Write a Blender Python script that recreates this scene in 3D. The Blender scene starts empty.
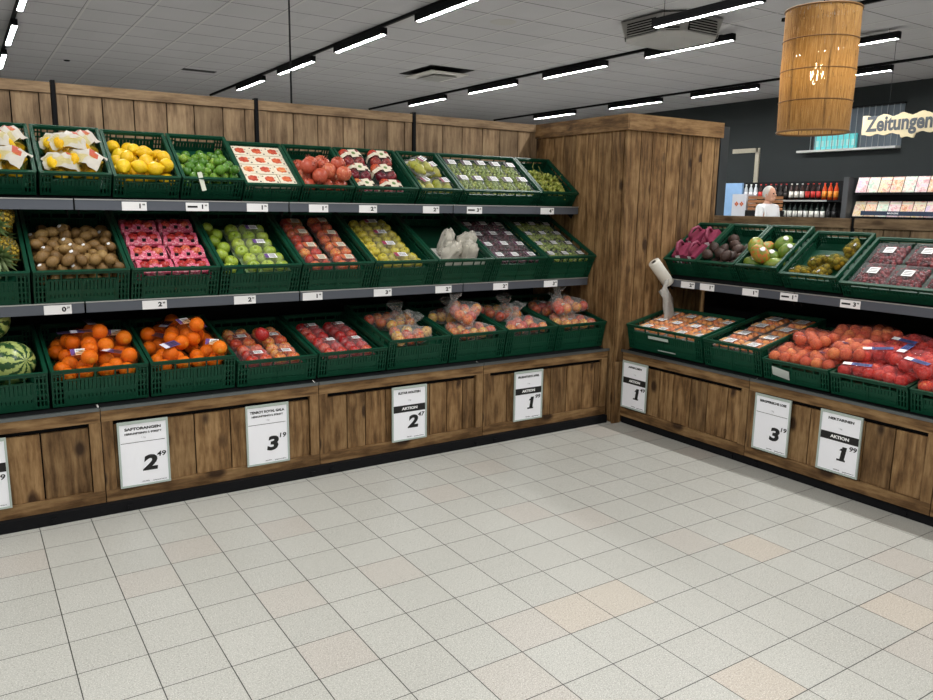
import bpy, bmesh, math, random
import numpy as np
from mathutils import Matrix, Vector
random.seed(7)
RS = np.random.RandomState(11)
SC = bpy.context.scene
COL = SC.collection
PI = math.pi

# ------------------------------------------------------------------ camera
yaw, pitch, roll, FPX = 0.5790, -0.1841, 0.0152, 772.7
cf = Vector((math.sin(yaw)*math.cos(pitch), math.cos(yaw)*math.cos(pitch), math.sin(pitch)))
r0 = Vector((math.cos(yaw), -math.sin(yaw), 0)); u0 = r0.cross(cf)
cr = math.cos(roll)*r0 + math.sin(roll)*u0
cu = -math.sin(roll)*r0 + math.cos(roll)*u0
cam_data = bpy.data.cameras.new('camera'); cam = bpy.data.objects.new('camera', cam_data); COL.objects.link(cam)
cam_data.sensor_width = 36; cam_data.lens = FPX/933*36; cam_data.clip_start = .05; cam_data.clip_end = 200
Mc = Matrix((cr, cu, -cf)).transposed().to_4x4(); Mc.translation = Vector((-3.424, -3.5168, 1.3563))
cam.matrix_world = Mc
SC.camera = cam

# ------------------------------------------------------------------ materials
def lin(c):
    if isinstance(c, str):
        c = [int(c[i:i+2], 16)/255 for i in (0, 2, 4)]
    return tuple((x/12.92 if x <= .04045 else ((x+.055)/1.055)**2.4) for x in c) + (1,)

class NT:
    def __init__(s, name):
        s.m = bpy.data.materials.new(name); s.m.use_nodes = True
        s.t = s.m.node_tree; s.n = s.t.nodes; s.l = s.t.links
        s.b = s.n['Principled BSDF']; s.out = s.n['Material Output']
    def add(s, typ, **kw):
        n = s.n.new(typ)
        for k, v in kw.items():
            if k in ('operation', 'blend_type', 'data_type', 'feature', 'noise_dimensions', 'interpolation_type', 'clamp'):
                setattr(n, k, v)
            else:
                n.inputs[k].default_value = v
        return n
    def link(s, a, b): s.l.new(a, b)
    def ramp(s, fac, stops):
        r = s.n.new('ShaderNodeValToRGB'); e = r.color_ramp.elements
        while len(e) < len(stops): e.new(.5)
        for el, (p, c) in zip(e, stops): el.position = p; el.color = lin(c)
        s.link(fac, r.inputs[0]); return r.outputs[0]
    def math(s, op, a, b=None):
        n = s.n.new('ShaderNodeMath'); n.operation = op
        for i, v in enumerate((a, b)):
            if v is None: continue
            if isinstance(v, (int, float)): n.inputs[i].default_value = v
            else: s.link(v, n.inputs[i])
        return n.outputs[0]
    def mix(s, fac, a, b, mode='MIX'):
        n = s.n.new('ShaderNodeMix'); n.data_type = 'RGBA'; n.blend_type = mode
        for idx, v in ((0, fac), (6, a), (7, b)):
            if isinstance(v, (int, float)): n.inputs[idx].default_value = v
            elif isinstance(v, (tuple, str)): n.inputs[idx].default_value = lin(v) if isinstance(v, str) else v
            else: s.link(v, n.inputs[idx])
        return n.outputs[2]
    def coords(s, scale=(1, 1, 1), island=False, objrand=False):
        tc = s.n.new('ShaderNodeTexCoord'); v = tc.outputs['Object']
        if island or objrand:
            src = s.n.new('ShaderNodeNewGeometry').outputs['Random Per Island'] if island else s.n.new('ShaderNodeObjectInfo').outputs['Random']
            mul = s.math('MULTIPLY', src, 37.0)
            cb = s.n.new('ShaderNodeCombineXYZ')
            for i in range(3): s.link(mul, cb.inputs[i])
            ad = s.n.new('ShaderNodeVectorMath'); ad.operation = 'ADD'
            s.link(v, ad.inputs[0]); s.link(cb.outputs[0], ad.inputs[1]); v = ad.outputs[0]
        mp = s.n.new('ShaderNodeVectorMath'); mp.operation = 'MULTIPLY'; mp.inputs[1].default_value = scale
        s.link(v, mp.inputs[0]); return mp.outputs[0]
    def noise(s, vec, scale, detail=3, rough=.5, dist=0):
        n = s.add('ShaderNodeTexNoise', Scale=scale, Detail=detail, Roughness=rough, Distortion=dist)
        s.link(vec, n.inputs['Vector']); return n.outputs['Fac']
    def bump(s, h, strength=.3, dist=.002):
        b = s.add('ShaderNodeBump', Strength=strength, Distance=dist); s.link(h, b.inputs['Height'])
        s.link(b.outputs[0], s.b.inputs['Normal'])

MC = {}
def plain(name, col, rough=.5, metal=0, spec=.5, var=0.0, vs=20):
    if name in MC: return MC[name]
    t = NT(name); t.b.inputs['Base Color'].default_value = lin(col)
    t.b.inputs['Roughness'].default_value = rough; t.b.inputs['Metallic'].default_value = metal
    t.b.inputs['Specular IOR Level'].default_value = spec
    if var:
        f = t.noise(t.coords(), vs, 4)
        a = tuple(x*(1-var) for x in lin(col)[:3])+(1,); b = tuple(min(1, x*(1+var)) for x in lin(col)[:3])+(1,)
        t.link(t.mix(f, a, b), t.b.inputs['Base Color'])
    MC[name] = t.m; return t.m

def wood(name, axis, dark, mid, light, key=None):
    t = NT(name)
    tcv = t.coords(island=True)
    # stretch along the grain
    st = {'X': (.13, 1, 1), 'Y': (1, .13, 1), 'Z': (1, 1, .13)}[axis]
    mv = t.n.new('ShaderNodeVectorMath'); mv.operation = 'MULTIPLY'; mv.inputs[1].default_value = st; t.link(tcv, mv.inputs[0]); v = mv.outputs[0]
    kst = {'X': (.55, 1, 1), 'Y': (1, .55, 1), 'Z': (1, 1, .55)}[axis]
    kv_ = t.n.new('ShaderNodeVectorMath'); kv_.operation = 'MULTIPLY'; kv_.inputs[1].default_value = kst; t.link(tcv, kv_.inputs[0]); kv = kv_.outputs[0]
    vo = t.add('ShaderNodeTexVoronoi', Scale=7.5, Randomness=1.0); t.link(kv, vo.inputs['Vector'])
    kn = t.math('MAXIMUM', t.math('SUBTRACT', 1.0, t.math('MULTIPLY', vo.outputs['Distance'], 4.2)), 0.0)
    big = t.noise(v, 9.0, 2, .5)
    rings = t.math('SINE', t.math('ADD', t.math('MULTIPLY', big, 30.0), t.math('MULTIPLY', kn, 5.0)))
    rings = t.math('MULTIPLY', t.math('ADD', rings, 1.0), .5)
    fine = t.noise(v, 75.0, 4, .65)
    blot = t.noise(tcv, 7.0, 4, .6)
    f = t.math('ADD', t.math('ADD', t.math('MULTIPLY', rings, .14), t.math('MULTIPLY', fine, .52)), t.math('MULTIPLY', blot, .34))
    col = t.ramp(f, [(.36, dark), (.5, mid), (.66, light)])
    kc = t.math('MINIMUM', t.math('MULTIPLY', t.math('POWER', kn, 1.3), 2.2), .9)
    sel = t.noise(kv, 2.5, 1)
    kc = t.math('MULTIPLY', kc, t.math('GREATER_THAN', sel, .42))
    col = t.mix(kc, col, '2a190c')
    isl = t.n.new('ShaderNodeNewGeometry').outputs['Random Per Island']
    br = t.math('ADD', t.math('MULTIPLY', isl, .5), .72)
    cb = t.n.new('ShaderNodeCombineXYZ')
    for i in range(3): t.link(br, cb.inputs[i])
    col = t.mix(1.0, col, cb.outputs[0], 'MULTIPLY')
    t.link(col, t.b.inputs['Base Color'])
    t.b.inputs['Roughness'].default_value = .6; t.b.inputs['Specular IOR Level'].default_value = .25
    t.bump(fine, .4, .003)
    return t.m
WP = ('503920', '745838', '927550')
W_X = wood('stained_wood_x', 'X', *WP); W_Y = wood('stained_wood_y', 'Y', *WP); W_Z = wood('stained_wood_z', 'Z', *WP)
VP_ = ('66523d', '846d53', '9e8667')
V_X = wood('pale_wood_x', 'X', *VP_); V_Z = wood('pale_wood_z', 'Z', *VP_); V_Y = wood('pale_wood_y', 'Y', *VP_)

GREEN = plain('crate_green_plastic', '07402c', .48, 0, .32, .12, 30)
BLACK = plain('black_metal', '0b0c0f', .7, 0, .18)
DARKM = plain('dark_metal', '0e1012', .65, 0, .25)
RAIL = plain('grey_rail_metal', '5a5f68', .4, .3)
LIP = plain('bright_shelf_lip', 'b9bab8', .3, .6)
LEDGE = plain('ledge_metal', '6a6f70', .35, .7)
WHITE = plain('white_paper', 'eeeeee', .6)
PAPER2 = plain('cream_paper', 'e4d9c2', .6)
INK = plain('black_ink', '101010', .7)
FRAME = plain('sign_frame_plastic', 'a9b5ae', .3)
CHAR = plain('charcoal_paint', '2e3334', .75, 0, .25, .08, 1.2)
WALLP = plain('grey_wall_paint', 'a3a19c', .8)

def fruit(name, a, b, c=None, scale=14, rough=.35, spots=None, stretch=(1, 1, .5), bump=0, topc=None):
    """a/b/c mixed by soft noise that differs per piece of fruit"""
    if name in MC: return MC[name]
    t = NT(name)
    v = t.coords(stretch, objrand=True)
    f = t.noise(v, scale, 3, .55)
    rnd = t.n.new('ShaderNodeObjectInfo').outputs['Random']
    f = t.math('ADD', f, t.math('MULTIPLY', t.math('SUBTRACT', rnd, .5), .35))
    st = [(.33, a), (.6, b)] + ([(.75, c)] if c else [])
    col = t.ramp(f, st)
    if spots:
        sp = t.noise(t.coords(objrand=True), 260, 1)
        col = t.mix(t.math('GREATER_THAN', sp, .66), col, spots)
    t.link(col, t.b.inputs['Base Color']); t.b.inputs['Roughness'].default_value = rough
    if bump:
        t.bump(t.noise(t.coords(), 220, 2), bump, .001)
    MC[name] = t.m; return t.m

def multi(name, a, b, c, rough=.35):
    """colour picked per island (grapes, berries)"""
    t = NT(name)
    isl = t.n.new('ShaderNodeNewGeometry').outputs['Random Per Island']
    t.link(t.ramp(isl, [(0, a), (.5, b), (1, c)]), t.b.inputs['Base Color'])
    t.b.inputs['Roughness'].default_value = rough; MC[name] = t.m; return t.m

def film(name, tint='ffffff', body='e8e8e8', base=.07, rough=.18, edge=.45, wr=60, wn=.25):
    t = NT(name); t.b.inputs['Base Color'].default_value = lin(body); t.b.inputs['Roughness'].default_value = rough
    t.bump(t.noise(t.coords(), wr, 3, .6, 1.5), .9, .006)
    tr = t.n.new('ShaderNodeBsdfTransparent'); tr.inputs[0].default_value = lin(tint)
    lw = t.add('ShaderNodeLayerWeight', Blend=.35)
    n = t.math('POWER', t.noise(t.coords(), wr*.6, 3, .6, 2), 3.0)
    fac = t.math('ADD', t.math('ADD', t.math('MULTIPLY', t.math('POWER', lw.outputs['Facing'], 2.0), edge), base), t.math('MULTIPLY', n, wn))
    fac = t.math('MINIMUM', fac, .8)
    mx = t.n.new('ShaderNodeMixShader'); t.link(fac, mx.inputs[0]); t.link(tr.outputs[0], mx.inputs[1]); t.link(t.b.outputs[0], mx.inputs[2])
    t.link(mx.outputs[0], t.out.inputs[0]); return t.m
FILM = film('clear_film', base=.02, edge=.25, wn=.2)
BAGF = film('clear_bag_film', 'fbfbfb', 'e6e4e0', .02, .12, .4, 40, .5)
REDF = film('red_film', 'ffd8d0', 'd87a7c', .05, .1, .4, 45, .9)
REDN = film('red_net', 'ffe8e0', 'd88a80', .05, .25, .3, 60, .5)
ORN = film('orange_net', 'ffe8cc', 'e07a3a', .04, .4, .2, 120, .15)
YEN = film('yellow_net', 'fffbe0', 'e0c84a', .04, .4, .2, 120, .15)
ROLLB = film('roll_film', 'f4f4f4', 'e4e2dc', .38, .3, .4, 50)

def emis(name, col, s):
    t = NT(name); t.b.inputs['Base Color'].default_value = (0, 0, 0, 1)
    t.b.inputs['Emission Color'].default_value = lin(col); t.b.inputs['Emission Strength'].default_value = s
    return t.m
TUBE = emis('light_diffuser', 'fffdfb', 85)

# ------------------------------------------------------------------ mesh builder
class MB:
    def __init__(s): s.v = []; s.f = []; s.mi = []; s.M = None
    def addv(s, pts):
        b = len(s.v)
        for p in pts:
            p = Vector(p)
            s.v.append(tuple(s.M @ p) if s.M else tuple(p))
        return b
    def face(s, idx, mi=0): s.f.append(tuple(idx)); s.mi.append(mi)
    def box(s, x0, x1, y0, y1, z0, z1, mi=0):
        b = s.addv([(x0, y0, z0), (x1, y0, z0), (x1, y1, z0), (x0, y1, z0), (x0, y0, z1), (x1, y0, z1), (x1, y1, z1), (x0, y1, z1)])
        for q in ((0, 3, 2, 1), (4, 5, 6, 7), (0, 1, 5, 4), (1, 2, 6, 5), (2, 3, 7, 6), (3, 0, 4, 7)):
            s.face([b+i for i in q], mi)
        return s
    def cbox(s, c, size, M=None, mi=0):
        old = s.M; T = Matrix.Translation(c) @ (M.to_4x4() if M else Matrix())
        s.M = old @ T if old else T
        a, b, d = [k/2 for k in size]; s.box(-a, a, -b, b, -d, d, mi); s.M = old; return s
    def tube(s, pts, r, seg=8, mi=0, cap=True):
        pts = [Vector(p) for p in pts]; n = len(pts); rs = r if isinstance(r, (list, tuple)) else [r]*n
        rings = []
        for i, p in enumerate(pts):
            d = (pts[min(i+1, n-1)]-pts[max(i-1, 0)]).normalized()
            a = d.orthogonal().normalized() if i == 0 else (pa - d*pa.dot(d)).normalized()
            pa = a; b = d.cross(a)
            rings.append(s.addv([p+(a*math.cos(2*PI*k/seg)+b*math.sin(2*PI*k/seg))*rs[i] for k in range(seg)]))
        for i in range(n-1):
            for k in range(seg):
                k2 = (k+1) % seg; s.face((rings[i]+k, rings[i]+k2, rings[i+1]+k2, rings[i+1]+k), mi)
        if cap:
            s.face([rings[0]+k for k in range(seg)][::-1], mi); s.face([rings[-1]+k for k in range(seg)], mi)
        return s
    def lathe(s, prof, seg=16, mi=0, sq=(1, 1)):
        """prof: (r, z) list, first/last r may be 0"""
        rings = []
        for r, z in prof:
            if r < 1e-6: rings.append((s.addv([(0, 0, z)]), 1))
            else: rings.append((s.addv([(r*sq[0]*math.cos(2*PI*k/seg), r*sq[1]*math.sin(2*PI*k/seg), z) for k in range(seg)]), seg))
        for (a, na), (b, nb) in zip(rings, rings[1:]):
            for k in range(seg):
                k2 = (k+1) % seg
                if na == 1 and nb == 1: continue
                if na == 1: s.face((a, b+k2, b+k), mi)
                elif nb == 1: s.face((a+k, a+k2, b), mi)
                else: s.face((a+k, a+k2, b+k2, b+k), mi)
        return s
    def ball(s, c, r, seg=8, rings=6, sc=(1, 1, 1), mi=0):
        old = s.M; T = Matrix.Translation(c) @ Matrix.Diagonal((*sc, 1)); s.M = old @ T if old else T
        s.lathe([(0 if i in (0, rings) else r*math.sin(PI*i/rings), -r*math.cos(PI*i/rings)) for i in range(rings+1)], seg, mi)
        s.M = old; return s
    def mesh(s, name, mats, smooth=False):
        me = bpy.data.meshes.new(name); me.from_pydata(s.v, [], s.f)
        if not isinstance(mats, (list, tuple)): mats = [mats]
        for m in mats: me.materials.append(m)
        if any(s.mi): me.polygons.foreach_set('material_index', s.mi)
        if smooth: me.polygons.foreach_set('use_smooth', [True]*len(s.f))
        me.update(); return me
    def build(s, name, mats, parent=None, smooth=False): return mobj(name, s.mesh(name, mats, smooth), parent)

def mobj(name, me, parent=None, loc=None, rot=None, scale=None):
    o = bpy.data.objects.new(name, me); COL.objects.link(o); o.parent = parent
    if loc is not None: o.location = loc
    if rot is not None: o.rotation_euler = rot
    if scale is not None: o.scale = (scale,)*3 if isinstance(scale, (int, float)) else scale
    return o
def tag(o, label, cat, group=None, kind=None):
    o['label'] = label; o['category'] = cat
    if group: o['group'] = group
    if kind: o['kind'] = kind
    return o
def struct(o): o['kind'] = 'structure'; return o
def thing(name, label, cat, M=None, group=None):
    o = bpy.data.objects.new(name, None); COL.objects.link(o); o.empty_display_size = .05
    if M is not None: o.matrix_world = M if isinstance(M, Matrix) else Matrix.Translation(M)
    return tag(o, label, cat, group)

def dup(root, M, label, group=None, col=None):
    r = root.copy(); COL.objects.link(r); r.matrix_world = M; r['label'] = label
    if group: r['group'] = group
    for ch in list(root.children):
        c = ch.copy(); COL.objects.link(c); c.parent = r
        for g in list(ch.children):
            d = g.copy(); COL.objects.link(d); d.parent = c
    return r
class Kind:
    """first use builds the thing, later uses copy it"""
    def __init__(s, make): s.make = make; s.root = None
    def put(s, M, label, group=None):
        if s.root is None:
            s.root = s.make(); s.root.matrix_world = M; s.root['label'] = label
            if group: s.root['group'] = group
            return s.root
        return dup(s.root, M, label, group)
def put_mesh(name, me, M, label, cat, group=None):
    o = bpy.data.objects.new(name, me); COL.objects.link(o); o.matrix_world = M
    return tag(o, label, cat, group)

FONT_CACHE = {}
def text_mesh(txt, size, bold=0, shear=0, mat=None, sx=1.0, align='CENTER'):
    k = (txt, size, bold, shear, mat.name if mat else '', sx, align)
    if k in FONT_CACHE: return FONT_CACHE[k]
    cu_ = bpy.data.curves.new('lettering', 'FONT'); cu_.body = txt; cu_.size = size; cu_.offset = bold*size; cu_.shear = shear
    cu_.align_x = align; cu_.align_y = 'CENTER'; cu_.extrude = .0004; cu_.resolution_u = 3
    to = bpy.data.objects.new('lettering', cu_); COL.objects.link(to)
    bpy.context.view_layer.update()
    me = bpy.data.meshes.new_from_object(to.evaluated_get(bpy.context.evaluated_depsgraph_get()))
    bpy.data.objects.remove(to); bpy.data.curves.remove(cu_)
    me.materials.clear(); me.materials.append(mat or INK)
    for v in me.vertices: v.co.x *= sx
    FONT_CACHE[k] = me; return me

# ================================================================== ROOM
CEIL = 3.375
T = .1959; OX, OY = -2.0717, -1.5941
def floor_mat(name, c1, c2, c3):
    t = NT(name)
    tc = t.n.new('ShaderNodeTexCoord')
    sx = t.n.new('ShaderNodeSeparateXYZ'); t.link(tc.outputs['Object'], sx.inputs[0])
    def edge(out, o):
        f = t.math('FRACT', t.math('ADD', t.math('DIVIDE', t.math('SUBTRACT', out, o), T), 400.0))
        f = t.math('MINIMUM', f, t.math('SUBTRACT', 1.0, f)); return t.math('LESS_THAN', f, .0078)
    g = t.math('MAXIMUM', edge(sx.outputs[0], OX), edge(sx.outputs[1], OY))
    isl = t.n.new('ShaderNodeNewGeometry').outputs['Random Per Island']
    base = t.ramp(isl, [(0, c1), (.5, c2), (1, c3)])
    n1 = t.noise(tc.outputs['Object'], 260, 1, .7); n2 = t.noise(tc.outputs['Object'], 170, 1, .6)
    base = t.mix(t.math('MULTIPLY', t.math('GREATER_THAN', n1, .58), .38), base, 'f4f2ea')
    base = t.mix(t.math('MULTIPLY', t.math('GREATER_THAN', n2, .63), .4), base, '66635a')
    big = t.noise(tc.outputs['Object'], 2.0, 3)
    base = t.mix(t.math('MULTIPLY', big, .12), base, '96948c')
    col = t.mix(g, base, '2b2a26'); t.link(col, t.b.inputs['Base Color'])
    rg = t.math('ADD', t.math('MULTIPLY', t.noise(tc.outputs['Object'], 7, 4), .22), .3)
    t.link(rg, t.b.inputs['Roughness']); t.b.inputs['Specular IOR Level'].default_value = .45
    return t.m
FM = [floor_mat('floor_tile', 'aaaaa3', 'acaca5', 'afafa8'), floor_mat('floor_tile_tan', 'b3ab9e', 'b6ada0', 'b3aa9d'), floor_mat('floor_tile_pinkish', 'aeaaa2', 'afaaa2', 'ada8a0')]
mb = MB()
i0, i1 = -24, 15; j0, j1 = -9, 24
tan = {(1, 0), (2, 0), (2, 3), (6, 3), (6, 0)}; pink = {(0, 0), (7, 3), (-3, -3), (4, -3), (3, -4), (8, 2), (-5, -5), (1, 5), (5, -1)}
for i in range(i0, i1):
    for j in range(j0, j1):
        x, y = OX+i*T, OY-j*T
        b = mb.addv([(x, y-T, 0), (x+T, y-T, 0), (x+T, y, 0), (x, y, 0)])
        mb.face((b, b+1, b+2, b+3), 1 if (i, j) in tan else (2 if (i, j) in pink or random.random() < .06 else 0))
XA, XB, YA, YB = OX+i0*T, OX+i1*T, OY-j1*T+0, OY-j0*T
RX0, RX1, RY0, RY1 = -9.0, 9.2, -8.0, 21.0
for (a, b_, c, d) in ((RX0, XA, RY0, RY1), (XB, RX1, RY0, RY1), (XA, XB, RY0, YA), (XA, XB, YB, RY1)):
    q = mb.addv([(a, c, 0), (b_, c, 0), (b_, d, 0), (a, d, 0)]); mb.face((q, q+1, q+2, q+3))
struct(mb.build('floor', FM))

t = NT('ceiling_tiles')
tc = t.n.new('ShaderNodeTexCoord'); sx = t.n.new('ShaderNodeSeparateXYZ'); t.link(tc.outputs['Object'], sx.inputs[0])
def cedge(out, o, w):
    f = t.math('FRACT', t.math('ADD', t.math('DIVIDE', t.math('SUBTRACT', out, o), .6), 100.0))
    f = t.math('MINIMUM', f, t.math('SUBTRACT', 1.0, f)); return t.math('LESS_THAN', f, w)
base = t.mix(t.noise(tc.outputs['Object'], 1.1, 2), 'aaa9ad', 'b2b1b4')
base = t.mix(t.math('MULTIPLY', t.math('GREATER_THAN', t.noise(tc.outputs['Object'], 190, 2), .64), .25), base, '8a8884')
cell = t.n.new('ShaderNodeTexWhiteNoise'); cell.noise_dimensions = '3D'
sn = t.n.new('ShaderNodeVectorMath'); sn.operation = 'FLOOR'
mp = t.n.new('ShaderNodeVectorMath'); mp.operation = 'DIVIDE'; mp.inputs[1].default_value = (.6, .6, 5)
t.link(tc.outputs['Object'], mp.inputs[0]); t.link(mp.outputs[0], sn.inputs[0]); t.link(sn.outputs[0], cell.inputs['Vector'])
base = t.mix(t.math('MULTIPLY', cell.outputs['Value'], .12), base, '8e8d8c')
col = t.mix(t.math('MULTIPLY', cedge(sx.outputs[1], .1, .012), .95), base, '585756')
col = t.mix(cedge(sx.outputs[0], .32, .013), col, 'b9b8b6')
ce = cedge(sx.outputs[0], .295, .006); col = t.mix(ce, col, '757473')
t.link(col, t.b.inputs['Base Color']); t.b.inputs['Roughness'].default_value = 1; t.b.inputs['Specular IOR Level'].default_value = 0
struct(MB().box(RX0, RX1, RY0, RY1, CEIL, CEIL+.05).build('ceiling', t.m))
struct(MB().box(RX1, RX1+.1, RY0, RY1, 0, CEIL).build('wall_right', CHAR))
struct(MB().box(RX0, RX1, RY1, RY1+.1, 0, CEIL).build('wall_back', WALLP))
struct(MB().box(RX0-.1, RX0, RY0, RY1, 0, CEIL).build('wall_left', WALLP))
struct(MB().box(RX0, RX1, RY0-.1, RY0, 0, CEIL).build('wall_front', WALLP))

# ---- ceiling lamps on tracks
LW, LZ = .034, 3.256
def make_lamp(L=1.36, wires=False, z=LZ):
    r = thing('track_light', 'x', 'ceiling light')
    MB().box(-LW, LW, 0, L, .010, .074).box(-LW, -LW+.01, 0, L, -.001, .010).box(LW-.01, LW, 0, L, -.001, .010).box(-LW+.01, LW-.01, 0, .02, -.001, .010).box(-LW+.01, LW-.01, L-.02, L, -.001, .010).build('lamp_housing', BLACK, r)
    MB().box(-LW+.010, LW-.010, .02, L-.02, 0, .0095).build('diffuser', TUBE, r)
    if wires:
        for q in (.12, L-.12): MB().box(-.002, .002, q, q+.004, .074, CEIL-z).build('wire', BLACK, r)
    else:
        for q in (.16, L-.26): MB().box(-.018, .018, q, q+.1, .074, .084).build('track_adapter', BLACK, r)
    return r
KL = Kind(make_lamp); KW = Kind(lambda: make_lamp(1.36, True)); KW2 = Kind(lambda: make_lamp(1.177, True, 3.0))
rows = {'nearest': (.82, [0.60, 2.66, 4.77, 6.88, 8.93]), 'middle': (4.15, [2.62, 4.70, 6.74, 8.88]), 'farthest': (7.40, [-1.1, 1.75, 2.6-.87+1.36+1.55, 6.74, 9.1])}
ordn = ['closest to the camera', 'second from the camera', 'third from the camera', 'fourth from the camera', 'fifth from the camera']
rows['farthest'] = (7.40, [2.58, 4.70, 6.74, 9.1])
rows['left'] = (-2.70, [4.72, 6.88, 9.0])
off = []
for rn, (x, ys) in rows.items():
    z1 = CEIL-.02
    tr = MB().box(x-.018, x+.018, (RY0+1 if rn != 'middle' else 2.9), 12.0, LZ+.084, z1+.018)
    g = tr.build('ceiling_track', BLACK); tag(g, {'nearest': 'black ceiling track running above the left wooden wall', 'middle': 'black ceiling track ending beside the large ceiling air unit', 'farthest': 'black ceiling track running closest to the dark wall', 'left': 'black ceiling track at far left edge of ceiling'}[rn], 'light track')
    for k, y in enumerate(ys):
        if rn == 'nearest' and y < 2: continue
        KL.put(Matrix.Translation((x, y, LZ)), f'slim black light with white tube, {rn} track, {ordn[k]}' if rn != 'left' else f'slim light on far left ceiling track, {ordn[k]}', 'slim ceiling lights on tracks')
tag(MB().box(4.13, 4.17, -3.5, 2.0, LZ+.084, CEIL).build('ceiling_track', BLACK), 'black ceiling track passing behind the woven pendant lamp', 'light track')
KW2.put(Matrix.Translation((2.13, .72, 3.0)), 'large slim black light hung on wires below ceiling air unit', 'slim ceiling lights hung on wires')
KW.put(Matrix.Translation((5.5, 1.47, LZ)), 'slim black light on wires right of the woven pendant lamp', 'slim ceiling lights hung on wires')
def area(x, y, z, L, W=.056, power=None, dirz=-1, col=(1, .99, .975)):
    ld = bpy.data.lights.new('ceiling_lamp', 'AREA'); ld.shape = 'RECTANGLE'; ld.size = W; ld.size_y = L
    ld.energy = power if power else 85*PI*W*L*.72; ld.color = col
    o = bpy.data.objects.new('ceiling_lamp', ld); COL.objects.link(o); o.location = (x, y, z); return o
# the rest of the rows, out of frame behind and beside the camera
for x in (-6.2, -2.7, .82):
    for y in (-7, -4.9, -2.8, -.7) + ((1.4, 3.5) if x < -3 else ((2.2,) if x < 0 else (.7,))):
        if x == .82 and y == .7: y = 1.28
        area(x, y, LZ, 1.34)
for y in (-6, -3.5, -1.4): area(4.15, y, LZ, 1.34); area(7.4, y, LZ, 1.34)

# ================================================================== WOODEN WALLS, COLUMN
def planks(mb, axis, a0, a1, z0, z1, front, thick, widths, gap=.006):
    """vertical planks along x (axis 'x', at y=front..front+thick) or along y (axis 'y', at x=front..)"""
    p = a0; k = 0
    while p < a1-1e-4:
        w = widths[k % len(widths)]; q = min(p+w, a1); 
        if a1-q < .03: q = a1
        if axis == 'x': mb.box(p+gap/2, q-gap/2, front, front+thick, z0, z1)
        else: mb.box(front, front+thick, p+gap/2, q-gap/2, z0, z1)
        p = q; k += 1
    return mb
WB = .87
jx = [-3.98, -2.98, -1.98, -.98, 0.0]
nm = ['outermost left', 'second', 'third', 'rightmost']
for k in range(4):
    a, b = jx[k]+.012, jx[k+1]-.012
    if k == 3: b = -.004
    r = thing('wall_panel', ['plank back wall section at far left edge behind the lemons', 'plank back wall section behind yellow lemons and limes', 'plank back wall section behind pomegranates', 'plank back wall section beside the wooden column behind grapes'][k], 'wooden panel', (a, WB, 0), 'plank wall sections behind the left shelving')
    r['kind'] = 'structure'
    L = b-a
    MB().box(0, L, -.012, .03, 1.865, 1.915).build('top_rail', V_X, r)
    for s in (0, L-.05): MB().box(s+.001, s+.049, -.006, .03, .3, 1.863).build('stile', V_Z, r)
    planks(MB(), 'x', .05, L-.05, .3, 1.863, 0, .025, [.155, .148, .16, .14, .152]).build('planks', V_Z, r)
    MB().box(0, L, .031, .04, .3, 1.9).build('backing_sheet', BLACK, r)
for x in jx[1:4]:
    tag(MB().box(x-.009, x+.009, WB-.02, WB+.028, 0, 1.925).build('rack_upright', BLACK), {-2.98: 'black upright in wall gap behind the leftmost lemon crates', -1.98: 'black upright in wall gap behind the carton crate', -.98: 'black upright in wall gap behind the pear crate'}[x], 'rack post')

r = thing('wooden_column', 'tall square column clad in knotty stained planks at the corner', 'column', (0, 0, 0)); r['kind'] = 'structure'
CW = .87
planks(MB(), 'y', .012, CW, 0, 1.822, 0, .02, [.105, .12, .1, .115, .125, .1, .13], .006).build('left_face', W_Z, r)
planks(MB(), 'x', .0, CW-.03, 0, 1.822, -.012, .02, [.118, .1, .125, .13, .11, .09, .12, .1], .006).build('right_face', W_Z, r)
mb = MB(); mb.box(-.018, -.001, -.03, CW, 1.822, 1.915); mb.build('top_rail', W_Y, r)
mb = MB(); mb.box(-.001, CW-.018, -.03, -.0125, 1.822, 1.917); mb.build('top_rail', W_X, r)
MB().box(.02, CW-.032, .01, CW, 0, 1.8).build('core', BLACK, r)
MB().box(-.02, .045, -.028, -.0125, 0, .40).build('foot_post', W_Z, r)
tag(MB().box(.865, .945, .0, .08, 0, 1.9).build('rack_upright', plain('blueish_dark_metal', '2b3236', .6)), 'dark metal upright standing against right side of wooden column', 'rack post')

# low wall behind right run
for k, (a, b) in enumerate(((-.97, -.004), (-1.97, -.995), (-2.97, -1.995))):
    r = thing('low_wall_panel', ['low plank wall section next to the wooden column', 'low plank wall section behind the clear cherry boxes', 'low plank wall section past the right picture edge'][k], 'wooden panel', (.85, a, 0), 'low plank wall sections behind the right shelving')
    r['kind'] = 'structure'; L = b-a
    MB().box(-.015, .04, 0, L, 1.265, 1.32).build('top_rail', V_Y, r)
    for s in (0, L-.05): MB().box(-.006, .03, s+.001, s+.049, .3, 1.263).build('stile', V_Z, r)
    planks(MB(), 'y', .05, L-.05, .3, 1.263, 0, .025, [.16, .145, .15]).build('planks', V_Z, r)
    MB().box(.031, .038, 0, L, .3, 1.3).build('backing_sheet', BLACK, r)
tag(MB().box(.845, .88, -.992, -.973, 0, 1.325).build('rack_upright', BLACK), 'black upright in the low wall gap behind yellow green fruit', 'rack post')

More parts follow.
